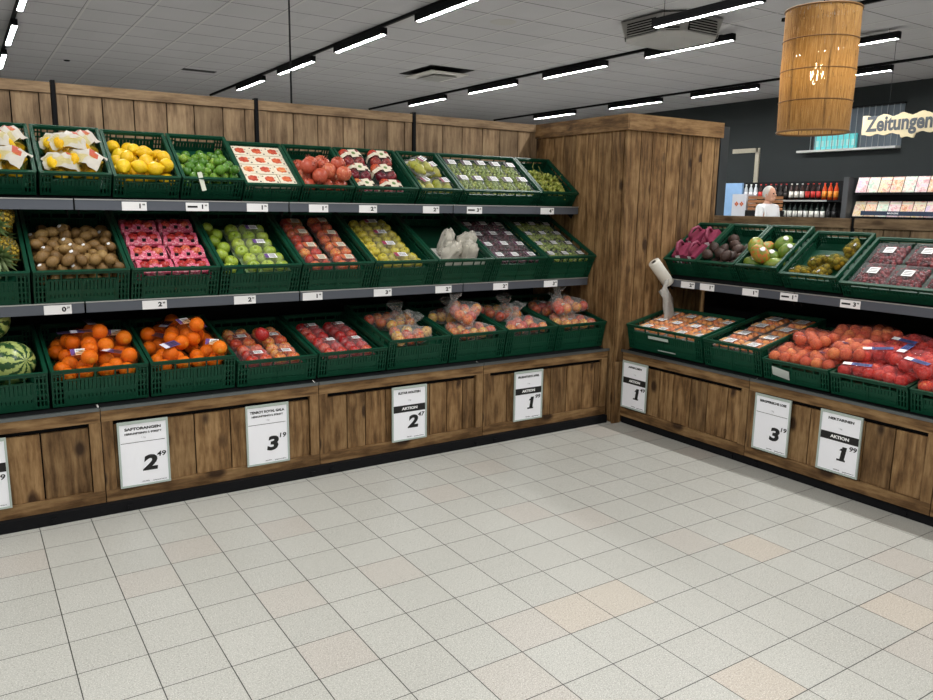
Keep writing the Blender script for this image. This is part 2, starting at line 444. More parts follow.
# ================================================================== BASE UNITS
FY = .04
def base_unit(F, L, label, door=(.13, .1, .12, .15, .13, .12), wx=W_X):
    """F: frame matrix, local x along front, y into depth"""
    r = thing('wooden_base_unit', label, 'base cabinet', F, 'plank fronted base units')
    mx = wx
    MB().box(.002, L-.002, 0, .03, .415, .464).build('top_rail', mx, r)
    MB().box(.002, L-.002, 0, .03, .05, .104).build('bottom_rail', mx, r)
    for s in (.002, L-.047): MB().box(s, s+.045, 0, .03, .105, .414).build('stile', W_Z, r)
    planks(MB(), 'x', .048, L-.048, .105, .392, .014, .016, door).build('plank_panel', W_Z, r)
    MB().box(.004, L-.004, .034, .05, .052, .46).build('backing_sheet', BLACK, r)
    return r
FL = Matrix.Identity(4)
def LF(x, y=0, z=0): return Matrix.Translation((x, y, z))
RR = Matrix.Rotation(-PI/2, 4, 'Z')
def RF(yy, x=0, z=0): return Matrix.Translation((x, yy, z)) @ RR      # local x -> -Y, local y -> +X
lb = ['base unit of stained planks at left picture edge', 'base unit of stained planks with the two leftmost full price signs', 'base unit of stained planks with 2.47 price sign', 'base unit of stained planks with 1.99 sign left of column']
wl = [(.17, .19, .16, .2), (.155, .19, .165, .13), (.11, .105, .12, .14, .13), (.13, .1, .12, .11, .125)]
for k in range(4):
    x0 = jx[k] if k else -4.0
    base_unit(LF(jx[k], FY), jx[k+1]-jx[k]-(.022 if k == 3 else 0), lb[k], wl[k])
lbr = ['base unit of stained planks right of column with 1.45 sign', 'base unit of stained planks with 3.19 and 1.99 signs', 'base unit of stained planks at right picture edge']
for k, (a, b) in enumerate(((-.03, -.98), (-.98, -1.95), (-1.95, -2.95))):
    base_unit(RF(a, FY), a-b, lbr[k], [(.12, .14, .11, .13), (.14, .17, .16, .12), (.14, .15)][k])
mb = MB().box(-4, -.03, .012, .06, 0, .049); 
for x in (-3.2, -2.9, -2.04, -1.94, -1.05, -.92): mb.box(x, x+.02, .004, .012, .012, .03)
struct(mb.build('baseboard_left', BLACK))
mb = MB().box(.055, .1, -3, -.03, 0, .049)
for y in (-.9, -1.06, -1.85): mb.box(.047, .055, y, y+.02, .012, .03)
struct(mb.build('baseboard_right', BLACK))

# ================================================================== SHELVES
def shelf(F, L, depth, tilt, zt, drop, label, off=.048):
    r = thing('display_shelf', label, 'shelf', F, 'tilted metal display shelves')
    bd = MB(); bd.M = Matrix.Translation((0, .02, zt-off)) @ Matrix.Rotation(tilt, 4, 'X')
    bd.box(.004, L-.004, 0, depth, -.004, 0); bd.build('shelf_board', DARKM, r)
    MB().box(.004, L-.004, .0, .008, zt-drop, zt-.008).build('price_rail', RAIL, r)
    MB().box(.003, L-.003, -.003, .008, zt-.008, zt-.003).build('front_lip', LIP, r)
    for s in (.02, L-.026):
        b = MB(); b.M = Matrix.Translation((s, .02, zt-off)) @ Matrix.Rotation(tilt, 4, 'X'); b.box(0, .004, 0, depth-.05, -.04, -.0045); b.build('bracket', DARKM, r)
    return r
TU, TM, TB = math.radians(35), math.radians(26), math.radians(12)
ml = ['at left picture edge', 'second from left', 'third from left', 'next to the wooden column']
for k in range(4):
    L = jx[k+1]-jx[k]-(.012 if k == 3 else 0)
    shelf(LF(jx[k], .388), L, .44, TU, 1.366, .052, f'upper tilted shelf of left wall, {ml[k]}')
    shelf(LF(jx[k], .268), L, .62, TM, .916, .052, f'lower tilted shelf of left wall, {ml[k]}', .016)
    r = thing('crate_bed', f'tilted bottom crate bed with grey edge, left wall, {ml[k]}', 'shelf', LF(jx[k], FY))
    MB().box(.002, L-.002, -.004, .010, .4645, .479).build('metal_edge', LEDGE, r)
    b = MB(); b.M = Matrix.Translation((0, .012, .4645)) @ Matrix.Rotation(TB*.85, 4, 'X'); b.box(.004, L-.004, 0, .7, -.004, 0); b.build('bed_board', DARKM, r)
for k, (a, b_) in enumerate(((-.015, -.98), (-.98, -1.97), (-1.97, -2.96))):
    L = a-b_; w = ['next to the wooden column', 'below the clear cherry boxes', 'past the right picture edge'][k]
    shelf(RF(a, .362), L, .44, TU, .925, .052, f'tilted shelf of right run, {w}')
    r = thing('crate_bed', f'tilted bottom crate bed with grey edge, right run, {w}', 'shelf', RF(a, FY))
    MB().box(.002, L-.002, -.004, .010, .4645, .479).build('metal_edge', LEDGE, r)
    b = MB(); b.M = Matrix.Translation((0, .012, .4645)) @ Matrix.Rotation(TB*.85, 4, 'X'); b.box(.004, L-.004, 0, .7, -.004, 0); b.build('bed_board', DARKM, r)
struct(MB().box(-4, -.01, .845, .855, .3, 1.62).build('wall_shelf_shade', BLACK))  # black sheet added as painted shade in front of the wooden back wall
struct(MB().box(.8, .832, -2.96, -.01, .3, 1.19).build('wall_low_shelf_back', BLACK))

# ================================================================== CRATES
PANELS = {}
def panel_mesh(W, H, name, end=.05):
    """slotted wall in local x (0..W), thickness in y (0..0.012), z (0..H)"""
    k = (round(W, 3), round(H, 3), name)
    if k in PANELS: return PANELS[k]
    m = MB(); t_ = .010
    m.box(0, W, -.003, t_+.003, H-.014, H)
    m.box(0, W, 0, t_, 0, .012)
    op = max(.018, H*.17); zt = H-.014-op
    if H < .1: zt = H-.014-.012
    a, b = end, W-end
    for e0, e1 in ((0, end), (W-end, W)):
        n = 3
        for i in range(n+1):
            x = e0+(e1-e0-.006)*i/n; m.box(x, x+.006, 0, t_, .012, H-.014)
        z = .012+.022
        while z < H-.02:
            m.box(e0, e1, .003, t_-.001, z, z+.006); z += .026
    m.box(a, b, 0, t_, zt-.006, zt)
    for fx in (.2, .42, .7, .88):
        x = a+(b-a)*fx; m.box(x-.003, x+.003, .002, .008, zt, H-.014)
    # slotted plate
    x = a
    zm = .012+(zt-.018)*.45
    m.box(a, b, .001, t_-.001, zm-.012, zm+.012); m.box(a, b, .001, t_-.001, .012, .012+(zt-.018)*.2)
    while x < b-.004:
        m.box(x, min(x+.0125, b), .002, t_-.002, .012, zt-.006); x += .0155
    for fx in (.0, .5, 1.0):
        xx = a+(b-a-.006)*fx; m.box(xx, xx+.006, -.002, t_, .012, zt)
    me = m.mesh(name, GREEN); PANELS[k] = me; return me
CR = {}
def make_crate(W, D, H, fl):
    def mk():
        r = thing('green_crate', 'x', 'crate')
        g = .004
        mobj('front_panel', panel_mesh(W-2*g, H, 'front_panel'), r, (g, 0, 0))
        mobj('back_panel', panel_mesh(W-2*g, H, 'back_panel'), r, (W-g, D-.005, 0), (0, 0, PI))
        mobj('side_panel', panel_mesh(D-.026, H, 'side_panel'), r, (g, D-.016, 0), (0, 0, -PI/2))
        mobj('side_panel', panel_mesh(D-.026, H, 'side_panel'), r, (W-g, .010, 0), (0, 0, PI/2))
        m = MB(); m.box(g+.01, W-g-.01, .01, D-.015, fl, fl+.005)
        m.box(g+.01, W-g-.01, .01, D-.015, 0.001, .005)
        m.build('base', GREEN, r)
        m = MB()
        for (x0, x1, y0, y1) in ((g, W-g, -.009, .004), (g, W-g, D-.012, D-.002), (g-.003, g+.012, 0, D-.004), (W-g-.012, W-g+.003, 0, D-.004)):
            m.box(x0, x1, y0, y1, H, H+.004)
        m.build('rim', GREEN, r)
        return r
    k = (W, D, H, fl)
    if k not in CR: CR[k] = Kind(mk)
    return CR[k]
class Bin:
    """a placed crate: F maps crate coordinates to world"""
    def __init__(s, side, edge, W, D, H, fl, tilt, ry, rz, label):
        s.W, s.D, s.H, s.fl, s.tilt = W, D, H, fl, tilt
        oy = ry+H*math.sin(tilt)+.004; oz = rz-H*math.cos(tilt)
        base = LF(edge, oy, oz) if side == 'L' else RF(edge, oy, oz)
        s.F = base @ Matrix.Rotation(tilt, 4, 'X')
        make_crate(W, D, H, fl).put(s.F, label, 'green slotted produce crates')
        s.g = np.array([0, -math.sin(tilt), -math.cos(tilt)])
        s.x0, s.x1, s.y0, s.y1, s.z0 = .017, W-.017, .014, D-.02, fl+.006
    def M(s, x, y, z, rx=0, ry=0, rz=0, sc=1):
        return s.F @ Matrix.Translation((x, y, z)) @ Matrix.Rotation(rz, 4, 'Z') @ Matrix.Rotation(ry, 4, 'Y') @ Matrix.Rotation(rx, 4, 'X') @ Matrix.Scale(sc, 4)
    def settle(s, n, r, seed=0, it=260, y1=None, x0=None, x1=None, y0=None, fric=.5):
        rs = np.random.RandomState(seed)
        lo = np.array([(s.x0 if x0 is None else x0), (s.y0 if y0 is None else y0), s.z0])+r
        hi = np.array([(s.x1 if x1 is None else x1), (s.y1 if y1 is None else y1), 9])-r
        p = lo+(np.array([hi[0], hi[1], 0])-np.array([lo[0], lo[1], 0]))*rs.rand(n, 3)
        p[:, 2] = s.z0+r+rs.rand(n)*r*6*max(1, n/40)
        g = s.g*np.array([1, fric, 1])
        for k in range(it):
            st = .006*(1-k/it)+.0004
            p += g*st
            for _ in range(4):
                d = p[:, None]-p[None]; L = np.sqrt((d**2).sum(-1))+1e-9; np.fill_diagonal(L, 9)
                ov = np.maximum(0, 2*r-L)
                p += (d/L[..., None]*ov[..., None]*.5).sum(1)*.8
                p = np.clip(p, lo, hi)
        return p
def rnd_rot(rs): return (rs.rand()*6.28, rs.rand()*6.28, rs.rand()*6.28)
def rotM(e): return (Matrix.Rotation(e[2], 4, 'Z') @ Matrix.Rotation(e[1], 4, 'Y') @ Matrix.Rotation(e[0], 4, 'X'))

# ================================================================== FRUIT MESHES (unit radius)
def prof_mesh(name, prof, mat, seg=16, sq=(1, 1), smooth=True):
    return MB().lathe(prof, seg, 0, sq).mesh(name, mat, smooth)
def sph(n=9, a=1, b=1): return [(0 if i in (0, n) else a*math.sin(PI*i/n), -b*math.cos(PI*i/n)) for i in range(n+1)]
APROF = [(0, -.72), (.18, -.80), (.42, -.86), (.72, -.66), (.93, -.28), (1.0, .12), (.9, .5), (.68, .76), (.4, .86), (.2, .8), (.07, .64), (0, .6)]
def apple_mesh(nm, mat):
    m = MB().lathe(APROF, 16, 0); m.tube([(0, 0, .58), (.04, 0, .78), (.1, .02, .95)], .035, 5, 1)
    return m.mesh(nm, [mat, plain('stem_brown', '4a3520', .8)], True)
A_RED = apple_mesh('apple', fruit('apple_red', '8e1a1c', 'b8302a', 'd08a4a', 9))
A_BIC = apple_mesh('apple', fruit('apple_red_yellow', 'b02a24', 'd0603a', 'dcb050', 7))
A_PNK = apple_mesh('apple', fruit('apple_gala', '98181e', 'c23a34', 'd88a58', 8))
A_GRN = apple_mesh('apple', fruit('apple_green', '7f9a2a', '9db33c', 'b4c455', 9))
A_YEL = apple_mesh('apple', fruit('apple_yellow', 'a8a03a', 'c6b83e', 'd6bc4a', 9))
A_DRK = apple_mesh('plum', fruit('dark_red_fruit', '5a1222', '7c1c2c', 'b0503a', 7))
PEACH = prof_mesh('peach', [(0, -.9), (.4, -.86), (.75, -.6), (.97, -.15), (1, .2), (.85, .6), (.5, .85), (.15, .86), (0, .78)], fruit('peach_skin', 'b5533c', 'cf8450', 'dcaa60', 6, .6), 14)
NECT = prof_mesh('nectarine', [(0, -.9), (.4, -.86), (.75, -.6), (.97, -.15), (1, .2), (.85, .6), (.5, .85), (.15, .86), (0, .78)], fruit('nectarine_skin', 'a02624', 'c4483a', 'd8804c', 6, .3), 14)
APRI = prof_mesh('apricot', sph(8), fruit('apricot_skin', 'c8642a', 'd98a34', 'dd9a3c', 6, .5), 12)
ORAN = prof_mesh('orange', [(0, -.97), (.35, -.93), (.72, -.68), (.96, -.25), (1, .1), (.9, .45), (.65, .76), (.3, .93), (.06, .95), (0, .91)], fruit('orange_peel', 'de7810', 'e88a1a', 'f0a030', 8, .42, bump=.4), 18)
LEMON = prof_mesh('lemon', [(0, -1.32), (.14, -1.27), (.25, -1.12), (.6, -.86), (.9, -.4), (.98, 0), (.9, .4), (.6, .86), (.22, 1.14), (.12, 1.3), (0, 1.33)], fruit('lemon_peel', 'dcac08', 'eac210', 'f2d22c', 8, .42, bump=.35), 16)
LIME = prof_mesh('lime', [(0, -1.16), (.16, -1.1), (.58, -.84), (.9, -.4), (1, 0), (.9, .4), (.58, .84), (.16, 1.08), (0, 1.14)], fruit('lime_peel', '3a6a1c', '5c8c26', '9ab040', 8, .35, bump=.3), 14)
KIWI = prof_mesh('kiwi', [(0, -1.25), (.3, -1.18), (.72, -.86), (.95, -.35), (1, .05), (.92, .45), (.68, .88), (.3, 1.17), (.1, 1.22), (0, 1.2)], fruit('kiwi_fuzz', '664a22', '8a6a3a', 'a88a52', 12, .55, bump=.5), 12)
MANGO = prof_mesh('mango', [(0, -1.3), (.4, -1.2), (.8, -.8), (1, -.2), (1, .3), (.82, .8), (.5, 1.12), (.2, 1.24), (0, 1.22)], fruit('mango_skin', '5c7c28', '8a8c30', 'cc5a2c', 4, .4), 18, (1, .85))
AVOC = prof_mesh('avocado', [(0, -1.15), (.5, -1.02), (.9, -.55), (1, 0), (.85, .5), (.6, .95), (.35, 1.2), (.12, 1.3), (0, 1.3)], fruit('avocado_skin', '2c1c16', '3e2a22', '4c362c', 14, .6, bump=.6), 14)
PEAR = prof_mesh('pear', [(0, -1.0), (.3, -1.04), (.75, -.8), (1, -.3), (.95, .15), (.68, .6), (.46, 1.0), (.4, 1.4), (.25, 1.62), (.06, 1.66), (0, 1.6)], fruit('pear_skin', '8c9430', 'a9ac3c', 'b8a848', 9, .45), 14)
POME = prof_mesh('pomegranate', [(0, -.92), (.4, -.9), (.8, -.6), (1, -.1), (.97, .3), (.75, .7), (.42, .9), (.3, .95), (0, .93)], fruit('pomegranate_skin', 'b04a34', 'c8684a', 'd89868', 5, .4), 14)
m = MB()
for k in range(6):
    a = k*PI/3; c, s_ = math.cos(a), math.sin(a); c2, s2 = math.cos(a+.9), math.sin(a+.9)
    b = m.addv([(.24*c, .24*s_, .9), (.24*c2, .24*s2, .9), (.36*math.cos(a+.45), .36*math.sin(a+.45), 1.3), (.2*math.cos(a+.45), .2*math.sin(a+.45), .92)])
    m.face((b, b+1, b+2)); m.face((b+1, b+3, b+2)); m.face((b+3, b, b+2))
CALYX = m.mesh('calyx', plain('calyx_brown', '8a4030', .7))
STK = MB().ball((0, 0, 0), .36, 8, 4, (1, 1, .12)).mesh('sticker', WHITE, True)

def scatter(bn, n, r, me, name, label, group, seed, sc=(1, 1), elong=0, y1=None, sticker=0, sticky=None, part=None, cat=None, **kw):
    P = bn.settle(n, r, seed, y1=y1, **kw); rs = np.random.RandomState(seed+5)
    for i, p in enumerate(P):
        if elong: R = Matrix.Rotation(rs.rand()*6.28, 4, 'Z') @ Matrix.Rotation(PI/2+rs.randn()*.35, 4, 'X') @ Matrix.Rotation(rs.rand()*6.28, 4, 'Z')
        else: R = rotM((rs.randn()*.7, rs.randn()*.7, rs.rand()*6))
        k = r*(sc[0]+(sc[1]-sc[0])*rs.rand())*(.93 if elong else 1)
        o = put_mesh(name, me, bn.F @ Matrix.Translation(p) @ R @ Matrix.Scale(k, 4), label, cat or name, group)
        if part: mobj(part[0], part[1], o)
        if sticker and rs.rand() < sticker:
            # sticker on the side that faces up and out
            up = (bn.F.to_3x3() @ Vector((0, 0, 1))*0+Vector((-.45, -.6, .65))).normalized()
            lv = ((bn.F @ R).to_3x3().inverted() @ up).normalized()
            q = lv.to_track_quat('Z', 'Y').to_matrix().to_4x4()
            st = mobj('sticker', STK, o); st.matrix_local = Matrix.Translation(lv*1.0) @ q
    return P

# ------------------------------------------------------------------ packs
def rbox(m, x0, x1, y0, y1, z0, z1, t=.02):
    """open tray with sloping sides"""
    b = m.addv([(x0+t, y0+t, z0), (x1-t, y0+t, z0), (x1-t, y1-t, z0), (x0+t, y1-t, z0), (x0, y0, z1), (x1, y0, z1), (x1, y1, z1), (x0, y1, z1)])
    for q in ((0, 1, 2, 3), (0, 4, 5, 1), (1, 5, 6, 2), (2, 6, 7, 3), (3, 7, 4, 0)): m.face([b+i for i in q])
    return m
def dome(m, w, d, z0, h, nx=6, ny=6, amp=.004, seed=1):
    rs = np.random.RandomState(seed); g = []
    for j in range(ny+1):
        for i in range(nx+1):
            u, v = i/nx*2-1, j/ny*2-1
            hh = h*(1-abs(u)**5)*(1-abs(v)**5)
            g.append((w/2*u, d/2*v, z0+hh+(rs.rand()-.5)*amp*2*(abs(u) < .99 and abs(v) < .99)))
    b = m.addv(g)
    for j in range(ny):
        for i in range(nx): k = b+j*(nx+1)+i; m.face((k, k+1, k+nx+2, k+nx+1))
    return m
def label_plate(w, d, col, name, parent, loc, rot=0, stripes=True, stripe='3a2a4a', tilt=0):
    m = MB(); m.box(-w/2, w/2, -d/2, d/2, 0, .0012)
    if stripes:
        m.box(-w/2, -w*.2, -d/2, d/2, .0012, .0018, 1)
        for k in range(3): m.box(-w*.12, w*.4, d*(-.3+.25*k), d*(-.22+.25*k), .0012, .0016, 2)
    return mobj(name, m.mesh(name, [col, plain('print_'+stripe, stripe, .6), INK], False), parent, loc, (tilt, 0, rot))
def tray_pack(name, cat, fruit_me, r, nx, ny, lab=(.05, .035, WHITE), tray='3c5c4a', lie=0, stripe='5a4a6a', filmm=None, seed=1, labloc=None, squash=1.0, trayh=.022):
    def mk():
        R = thing(name, 'x', cat); rs = np.random.RandomState(seed)
        w, d = nx*2*r+.012, ny*2*r+.012
        rbox(MB(), -w/2, w/2, -d/2, d/2, 0, trayh, .012).build('tray', plain('tray_'+tray, tray, .5), R)
        for j in range(ny):
            for i in range(nx):
                rot = (lie+rs.randn()*.35, rs.randn()*.35, rs.rand()*6)
                if lie: rot = (lie+rs.randn()*.1, rs.randn()*.1, (rs.randn()*.2) + (PI if j % 2 else 0))
                mobj('fruit', fruit_me, R, ((i-(nx-1)/2)*2*r, (j-(ny-1)/2)*2*r, r*.95+.003), rot, r*(.94+.06*rs.rand()))
        dome(MB(), w, d, trayh, 2*r*.93-trayh+.008, 8, 8, .003, seed).build('film', filmm or FILM, R, True)
        if lab: label_plate(lab[0], lab[1], lab[2], 'label', R, (labloc or (0, 0, 2*r*.95+.011)), 0, True, stripe)
        return R
    return Kind(mk)
POSX = {1: [''], 2: ['left', 'right'], 3: ['left', 'centre', 'right'], 4: ['leftmost', 'second from left', 'third from left', 'rightmost'], 5: ['leftmost', 'second from left', 'middle', 'fourth from left', 'rightmost']}
POSY = {1: [''], 2: ['front row', 'back row'], 3: ['front row', 'middle row', 'back row'], 4: ['front row', 'second row', 'third row', 'back row'], 5: ['front row', 'second row', 'third row', 'fourth row', 'back row']}
def grid(bn, kind, nx, ny, pw, pd, lbl, group, x0=None, y0=None, z=None, jit=.006, tiltx=0, seed=3, lift=0):
    rs = np.random.RandomState(seed)
    x0 = (bn.W-nx*pw)/2 if x0 is None else x0; y0 = bn.y0+.004 if y0 is None else y0
    for j in range(ny):
        for i in range(nx):
            pos = ', '.join(q for q in (POSY[ny][j], POSX[nx][i]) if q)
            kind.put(bn.M(x0+pw*(i+.5)+rs.randn()*jit*.4, y0+pd*(j+.5)+rs.randn()*jit*.4, (bn.z0 if z is None else z)+lift*j, tiltx, 0, rs.randn()*jit*6),
                     f'{lbl}, {pos}', group)

def hull(points, mat, name, parent, crumple=.004, seed=1, sub=1, loc=None):
    bm = bmesh.new()
    for p in points: bm.verts.new(p)
    res = bmesh.ops.convex_hull(bm, input=bm.verts)
    dele = list({g for g in res['geom_interior']+res['geom_unused'] if isinstance(g, bmesh.types.BMVert)})
    bmesh.ops.delete(bm, geom=dele, context='VERTS')
    rs = np.random.RandomState(seed)
    if sub: bmesh.ops.subdivide_edges(bm, edges=bm.edges[:], cuts=sub, use_grid_fill=True)
    for v in bm.verts: v.co += Vector(rs.randn(3)*crumple*.5)
    me = bpy.data.meshes.new(name); bm.to_mesh(me); bm.free(); me.materials.append(mat)
    me.polygons.foreach_set('use_smooth', [True]*len(me.polygons))
    return mobj(name, me, parent, loc)
DIRS = [Vector((math.cos(a)*math.cos(e), math.sin(a)*math.cos(e), math.sin(e))) for e in (-1.0, -.35, .35, 1.0) for a in np.arange(0, 6.28, 1.05)]
def cluster(n, r, w, d, seed, tilt):
    """fruit heaped in a w x d footprint"""
    class B: pass
    b = B(); b.x0, b.x1, b.y0, b.y1, b.z0 = -w/2, w/2, -d/2, d/2, 0; b.g = np.array([0, -math.sin(tilt)*.3, -math.cos(tilt)])
    return Bin.settle(b, n, r, seed)
def bag(name, cat, me, n, r, w, d, seed, mat, tuft=0, labels=(), crumple=.005, tilt=.2, fr='fruit', nopeak=False, cover='bag_film'):
    def mk():
        R = thing(name, 'x', cat); rs = np.random.RandomState(seed); P = cluster(n, r, w, d, seed, tilt)
        for p in P: mobj(fr, me, R, tuple(p), (rs.randn(), rs.randn(), rs.rand()*6), r*.97)
        pts = [Vector(p)+dv*(r+.004) for p in P for dv in DIRS]
        hull(pts, mat, cover, R, crumple, seed)
        top = max(p[2] for p in P)+r
        if tuft:
            m = MB(); k = 10; cx, cy = rs.uniform(-.2, .2)*w, rs.uniform(.0, .3)*d; rings = []
            for q, (z, rr) in enumerate(((top-.02, .055), (top+tuft*.35, .026), (top+tuft*.5, .016), (top+tuft*.75, .04), (top+tuft, .06))):
                rings.append(m.addv([(cx+math.cos(a)*rr*(1+.5*rs.randn()*.5)+q*.006, cy+math.sin(a)*rr*(.6+.3*rs.rand()), z+rs.randn()*.007) for a in np.arange(k)*2*PI/k]))
            for a_, b_ in zip(rings, rings[1:]):
                for i in range(k): m.face((a_+i, a_+(i+1) % k, b_+(i+1) % k, b_+i))
            m.build('bag_neck', mat, R, True)
        for (lx, ly, lw, ld, col, stripe, rot) in labels:
            # rests on the hump under it
            z = max(p[2]+math.sqrt(max(0, r*r-min(r*r, (p[0]-lx)**2+(p[1]-ly)**2))) for p in P)+.008
            label_plate(lw, ld, col, 'label', R, (lx, ly, z), rot, True, stripe, rs.randn()*.25)
        return R
    return Kind(mk)

# ================================================================== PRODUCE: UPPER SHELF, LEFT WALL
LBL = lambda s: s
PURP, BLU = '6a4a8a', '2a3f86'
H1, H2 = .105, .12
def top(x, W, H, fl, label, rz=1.45): return Bin('L', x, W, .395, H, fl, TU, .4, rz, label)
# loose white grapes
bT1 = top(-.302, .298, H1, .03, 'green crate of loose white grapes next to the wooden column')
GRW = multi('grape_white', '7c8a34', 'a0a848', 'b8bc62', .3); GRR = multi('grape_red', '2c1420', '4c1c2a', '6a2a38', .3); GRG = multi('grape_green', '6a8030', '86983e', 'a2aa54', .3)
STEM = plain('grape_stem', '7a7a3a', .7)
def grape_mesh(mat, n, w, d, h, r, seed):
    rs = np.random.RandomState(seed); m = MB()
    for i in range(n):
        u, v = rs.uniform(-1, 1, 2); z = rs.rand()**.6*h*(1-.6*max(abs(u), abs(v))**2)
        m.ball((u*w/2, v*d/2, r+z), r*rs.uniform(.9, 1.1), 8, 5, (1, 1, 1.1))
    return m.mesh('berries', mat, True)
def bunch():
    R = thing('grape_bunch', 'x', 'grapes')
    mobj('berries', grape_mesh(GRW, 70, .09, .15, .055, .0115, 4), R)
    MB().tube([(0, -.05, .03), (0, .02, .06), (.01, .07, .075), (.03, .09, .095)], .0022, 5).build('stem', STEM, R)
    return R
KB = Kind(bunch)
for i, (x, y, rz, w) in enumerate(((.08, .10, .3, 'at front left'), (.19, .09, -.3, 'at front right'), (.09, .21, .2, 'behind the front left bunch'), (.16, .17, 1.2, 'in the middle of the heap'))):
    KB.put(bT1.M(x, y, bT1.z0+(.018 if i == 3 else 0), 0, 0, rz), f'bunch of white grapes {w}, crate next to column', 'loose white grape bunches')
# wide grape crate with punnets
bT2 = top(-.902, .598, H1, .035, 'wide green crate of white grape punnets on the upper shelf')
def punnet(mat, w=.105, d=.155, h=.05, seed=5, lw=.05, n=60, lab=WHITE, stripe='4a2c38', name='grape_punnet', r=.0105, ly=0):
    def mk():
        R = thing(name, 'x', 'punnet')
        rbox(MB(), -w/2, w/2, -d/2, d/2, 0, h*.75, .008).build('tray', FILM, R)
        mobj('fruit', grape_mesh(mat, n, w*.84, d*.86, h*.62, r, seed), R)
        dome(MB(), w, d, h*.75, h*.28, 6, 6, .001, seed).build('lid', FILM, R, True)
        label_plate(lw, lw*.62, lab, 'label', R, (0, ly, h*1.04+.002), 0, True, stripe)
        return R
    return Kind(mk)
K = punnet(GRG, .104, .165, .05, 6, .072, 70, WHITE, '3c2430', ly=.045)
grid(bT2, K, 5, 2, .113, .172, 'white grape punnet in wide upper crate', 'white grape punnets in the wide crate')
# pears
bT3 = top(-1.19, .284, H1, .02, 'green crate of pear packs left of the wide grape crate')
def pear_pack():
    R = thing('pear_pack', 'x', 'pear pack'); rs = np.random.RandomState(2)
    rbox(MB(), -.062, .062, -.08, .08, 0, .02, .01).build('tray', plain('tray_white', 'c8c8c0', .5), R)
    for i, (x, y) in enumerate(((-.031, -.028), (.031, -.028), (-.031, .028), (.031, .028))):
        mobj('pear', PEAR, R, (x, y-.012 if y > 0 else y+.0, .033), (PI/2*(-1 if y > 0 else 1)+.35*rs.randn()*.3, rs.randn()*.2, 0), .03)
    dome(MB(), .124, .16, .02, .05, 8, 8, .003).build('film', FILM, R, True)
    label_plate(.055, .045, WHITE, 'label', R, (.008, .01, .073), .3, True, '8a3050')
    return R
K = Kind(pear_pack)
for i, (x, y, z, rz, w) in enumerate(((.075, .10, 0, .1, 'front left'), (.205, .10, 0, -.15, 'front right'), (.08, .27, .006, .2, 'back left'), (.2, .265, 0, .05, 'back right'), (.09, .215, .062, .35, 'lying on top'))):
    K.put(bT3.M(x, y, bT3.z0+z, 0, 0, rz), f'film wrapped pack of yellow green pears, {w}', 'pear packs on the upper shelf')
# carton four packs
bT4 = top(-1.592, .394, H1, .0, 'green crate of dark red fruit packs in cream cartons')
def four_pack():
    R = thing('fruit_four_pack', 'x', 'fruit pack'); rs = np.random.RandomState(9)
    for i, (x, y) in enumerate(((-.034, -.034), (.034, -.034), (-.034, .034), (.034, .034))):
        mobj('fruit', A_DRK if i != 2 else A_BIC, R, (x, y, .034), (rs.randn()*.4, rs.randn()*.4, rs.rand()*6), .033)
    m = MB()
    w, h = .073, .071
    pr = [(-w, .004), (-w, .045), (-w*.6, h+.002), (w*.6, h+.002), (w, .045), (w, .004)]
    for (x0, z0), (x1, z1) in zip(pr, pr[1:]):
        b = m.addv([(x0, -.013, z0), (x1, -.013, z1), (x1, .013, z1), (x0, .013, z0)]); m.face((b, b+1, b+2, b+3))
    b = m.addv([(-.022, -.036, h+.004), (.026, -.03, h+.004), (.022, .034, h+.004), (-.026, .03, h+.004)]); m.face((b, b+1, b+2, b+3))
    m.build('carton_band', PAPER2, R)
    MB().ball((0, 0, h+.005), .012, 8, 4, (1, 1, .15)).build('printed_mark', plain('print_green', '6a8a50', .6), R)
    dome(MB(), .145, .14, .0, .072, 6, 6, .003).build('film', FILM, R, True)
    return R
K = Kind(four_pack)
for i, (x, y, z, rz, w) in enumerate(((.10, .085, 0, .15, 'front left'), (.27, .085, 0, -.12, 'front right'), (.11, .225, 0, -.1, 'middle left'), (.27, .225, .0, .15, 'middle right'), (.10, .325, .08, .1, 'back left'), (.28, .325, .09, -.1, 'back right'))):
    K.put(bT4.M(x, y, bT4.z0+.004+z*.3+(.0 if y < .1 else .012), .1, 0, rz), f'dark red fruit four pack in cream carton band, {w}', 'four packs in cream carton bands')
# pomegranates
bT5 = top(-1.897, .3, H1, .02, 'green crate of pomegranates on the upper shelf')
scatter(bT5, 17, .041, POME, 'pomegranate', 'red orange pomegranate heaped loose on the upper shelf', 'loose pomegranates', 21, (.95, 1.05), part=('calyx', CALYX))
# printed cartons
bT6 = top(-2.2, .3, H1, .04, 'green crate tightly filled with white printed fruit cartons')
def carton():
    R = thing('fruit_carton', 'x', 'carton'); rs = np.random.RandomState(3)
    m = MB(); w, d, h = .044, .041, .052
    m.box(-w, w, -d, d, 0, h); m.build('carton_box', PAPER2, R)
    m = MB()
    for k in range(7):
        a = k*.9; m.ball((.018*math.cos(a)*(k > 0), .014*math.sin(a)*(k > 0), h), .0125, 8, 5, (1, 1, .3))
    m.build('printed_fruit', fruit('print_peach', 'b8402a', 'd8683c', 'e09a60', 30, .6), R, True)
    m = MB(); m.box(.028, .036, -.031, -.023, h, h+.001); m.box(-.036, -.029, .022, .029, h, h+.001); m.box(.026, .032, .01, .014, h, h+.001)
    m.build('printed_dots', INK, R)
    return R
grid(bT6, Kind(carton), 3, 4, .089, .0865, 'white carton printed with orange fruit on the upper shelf', 'white printed fruit cartons', seed=8, jit=.003)
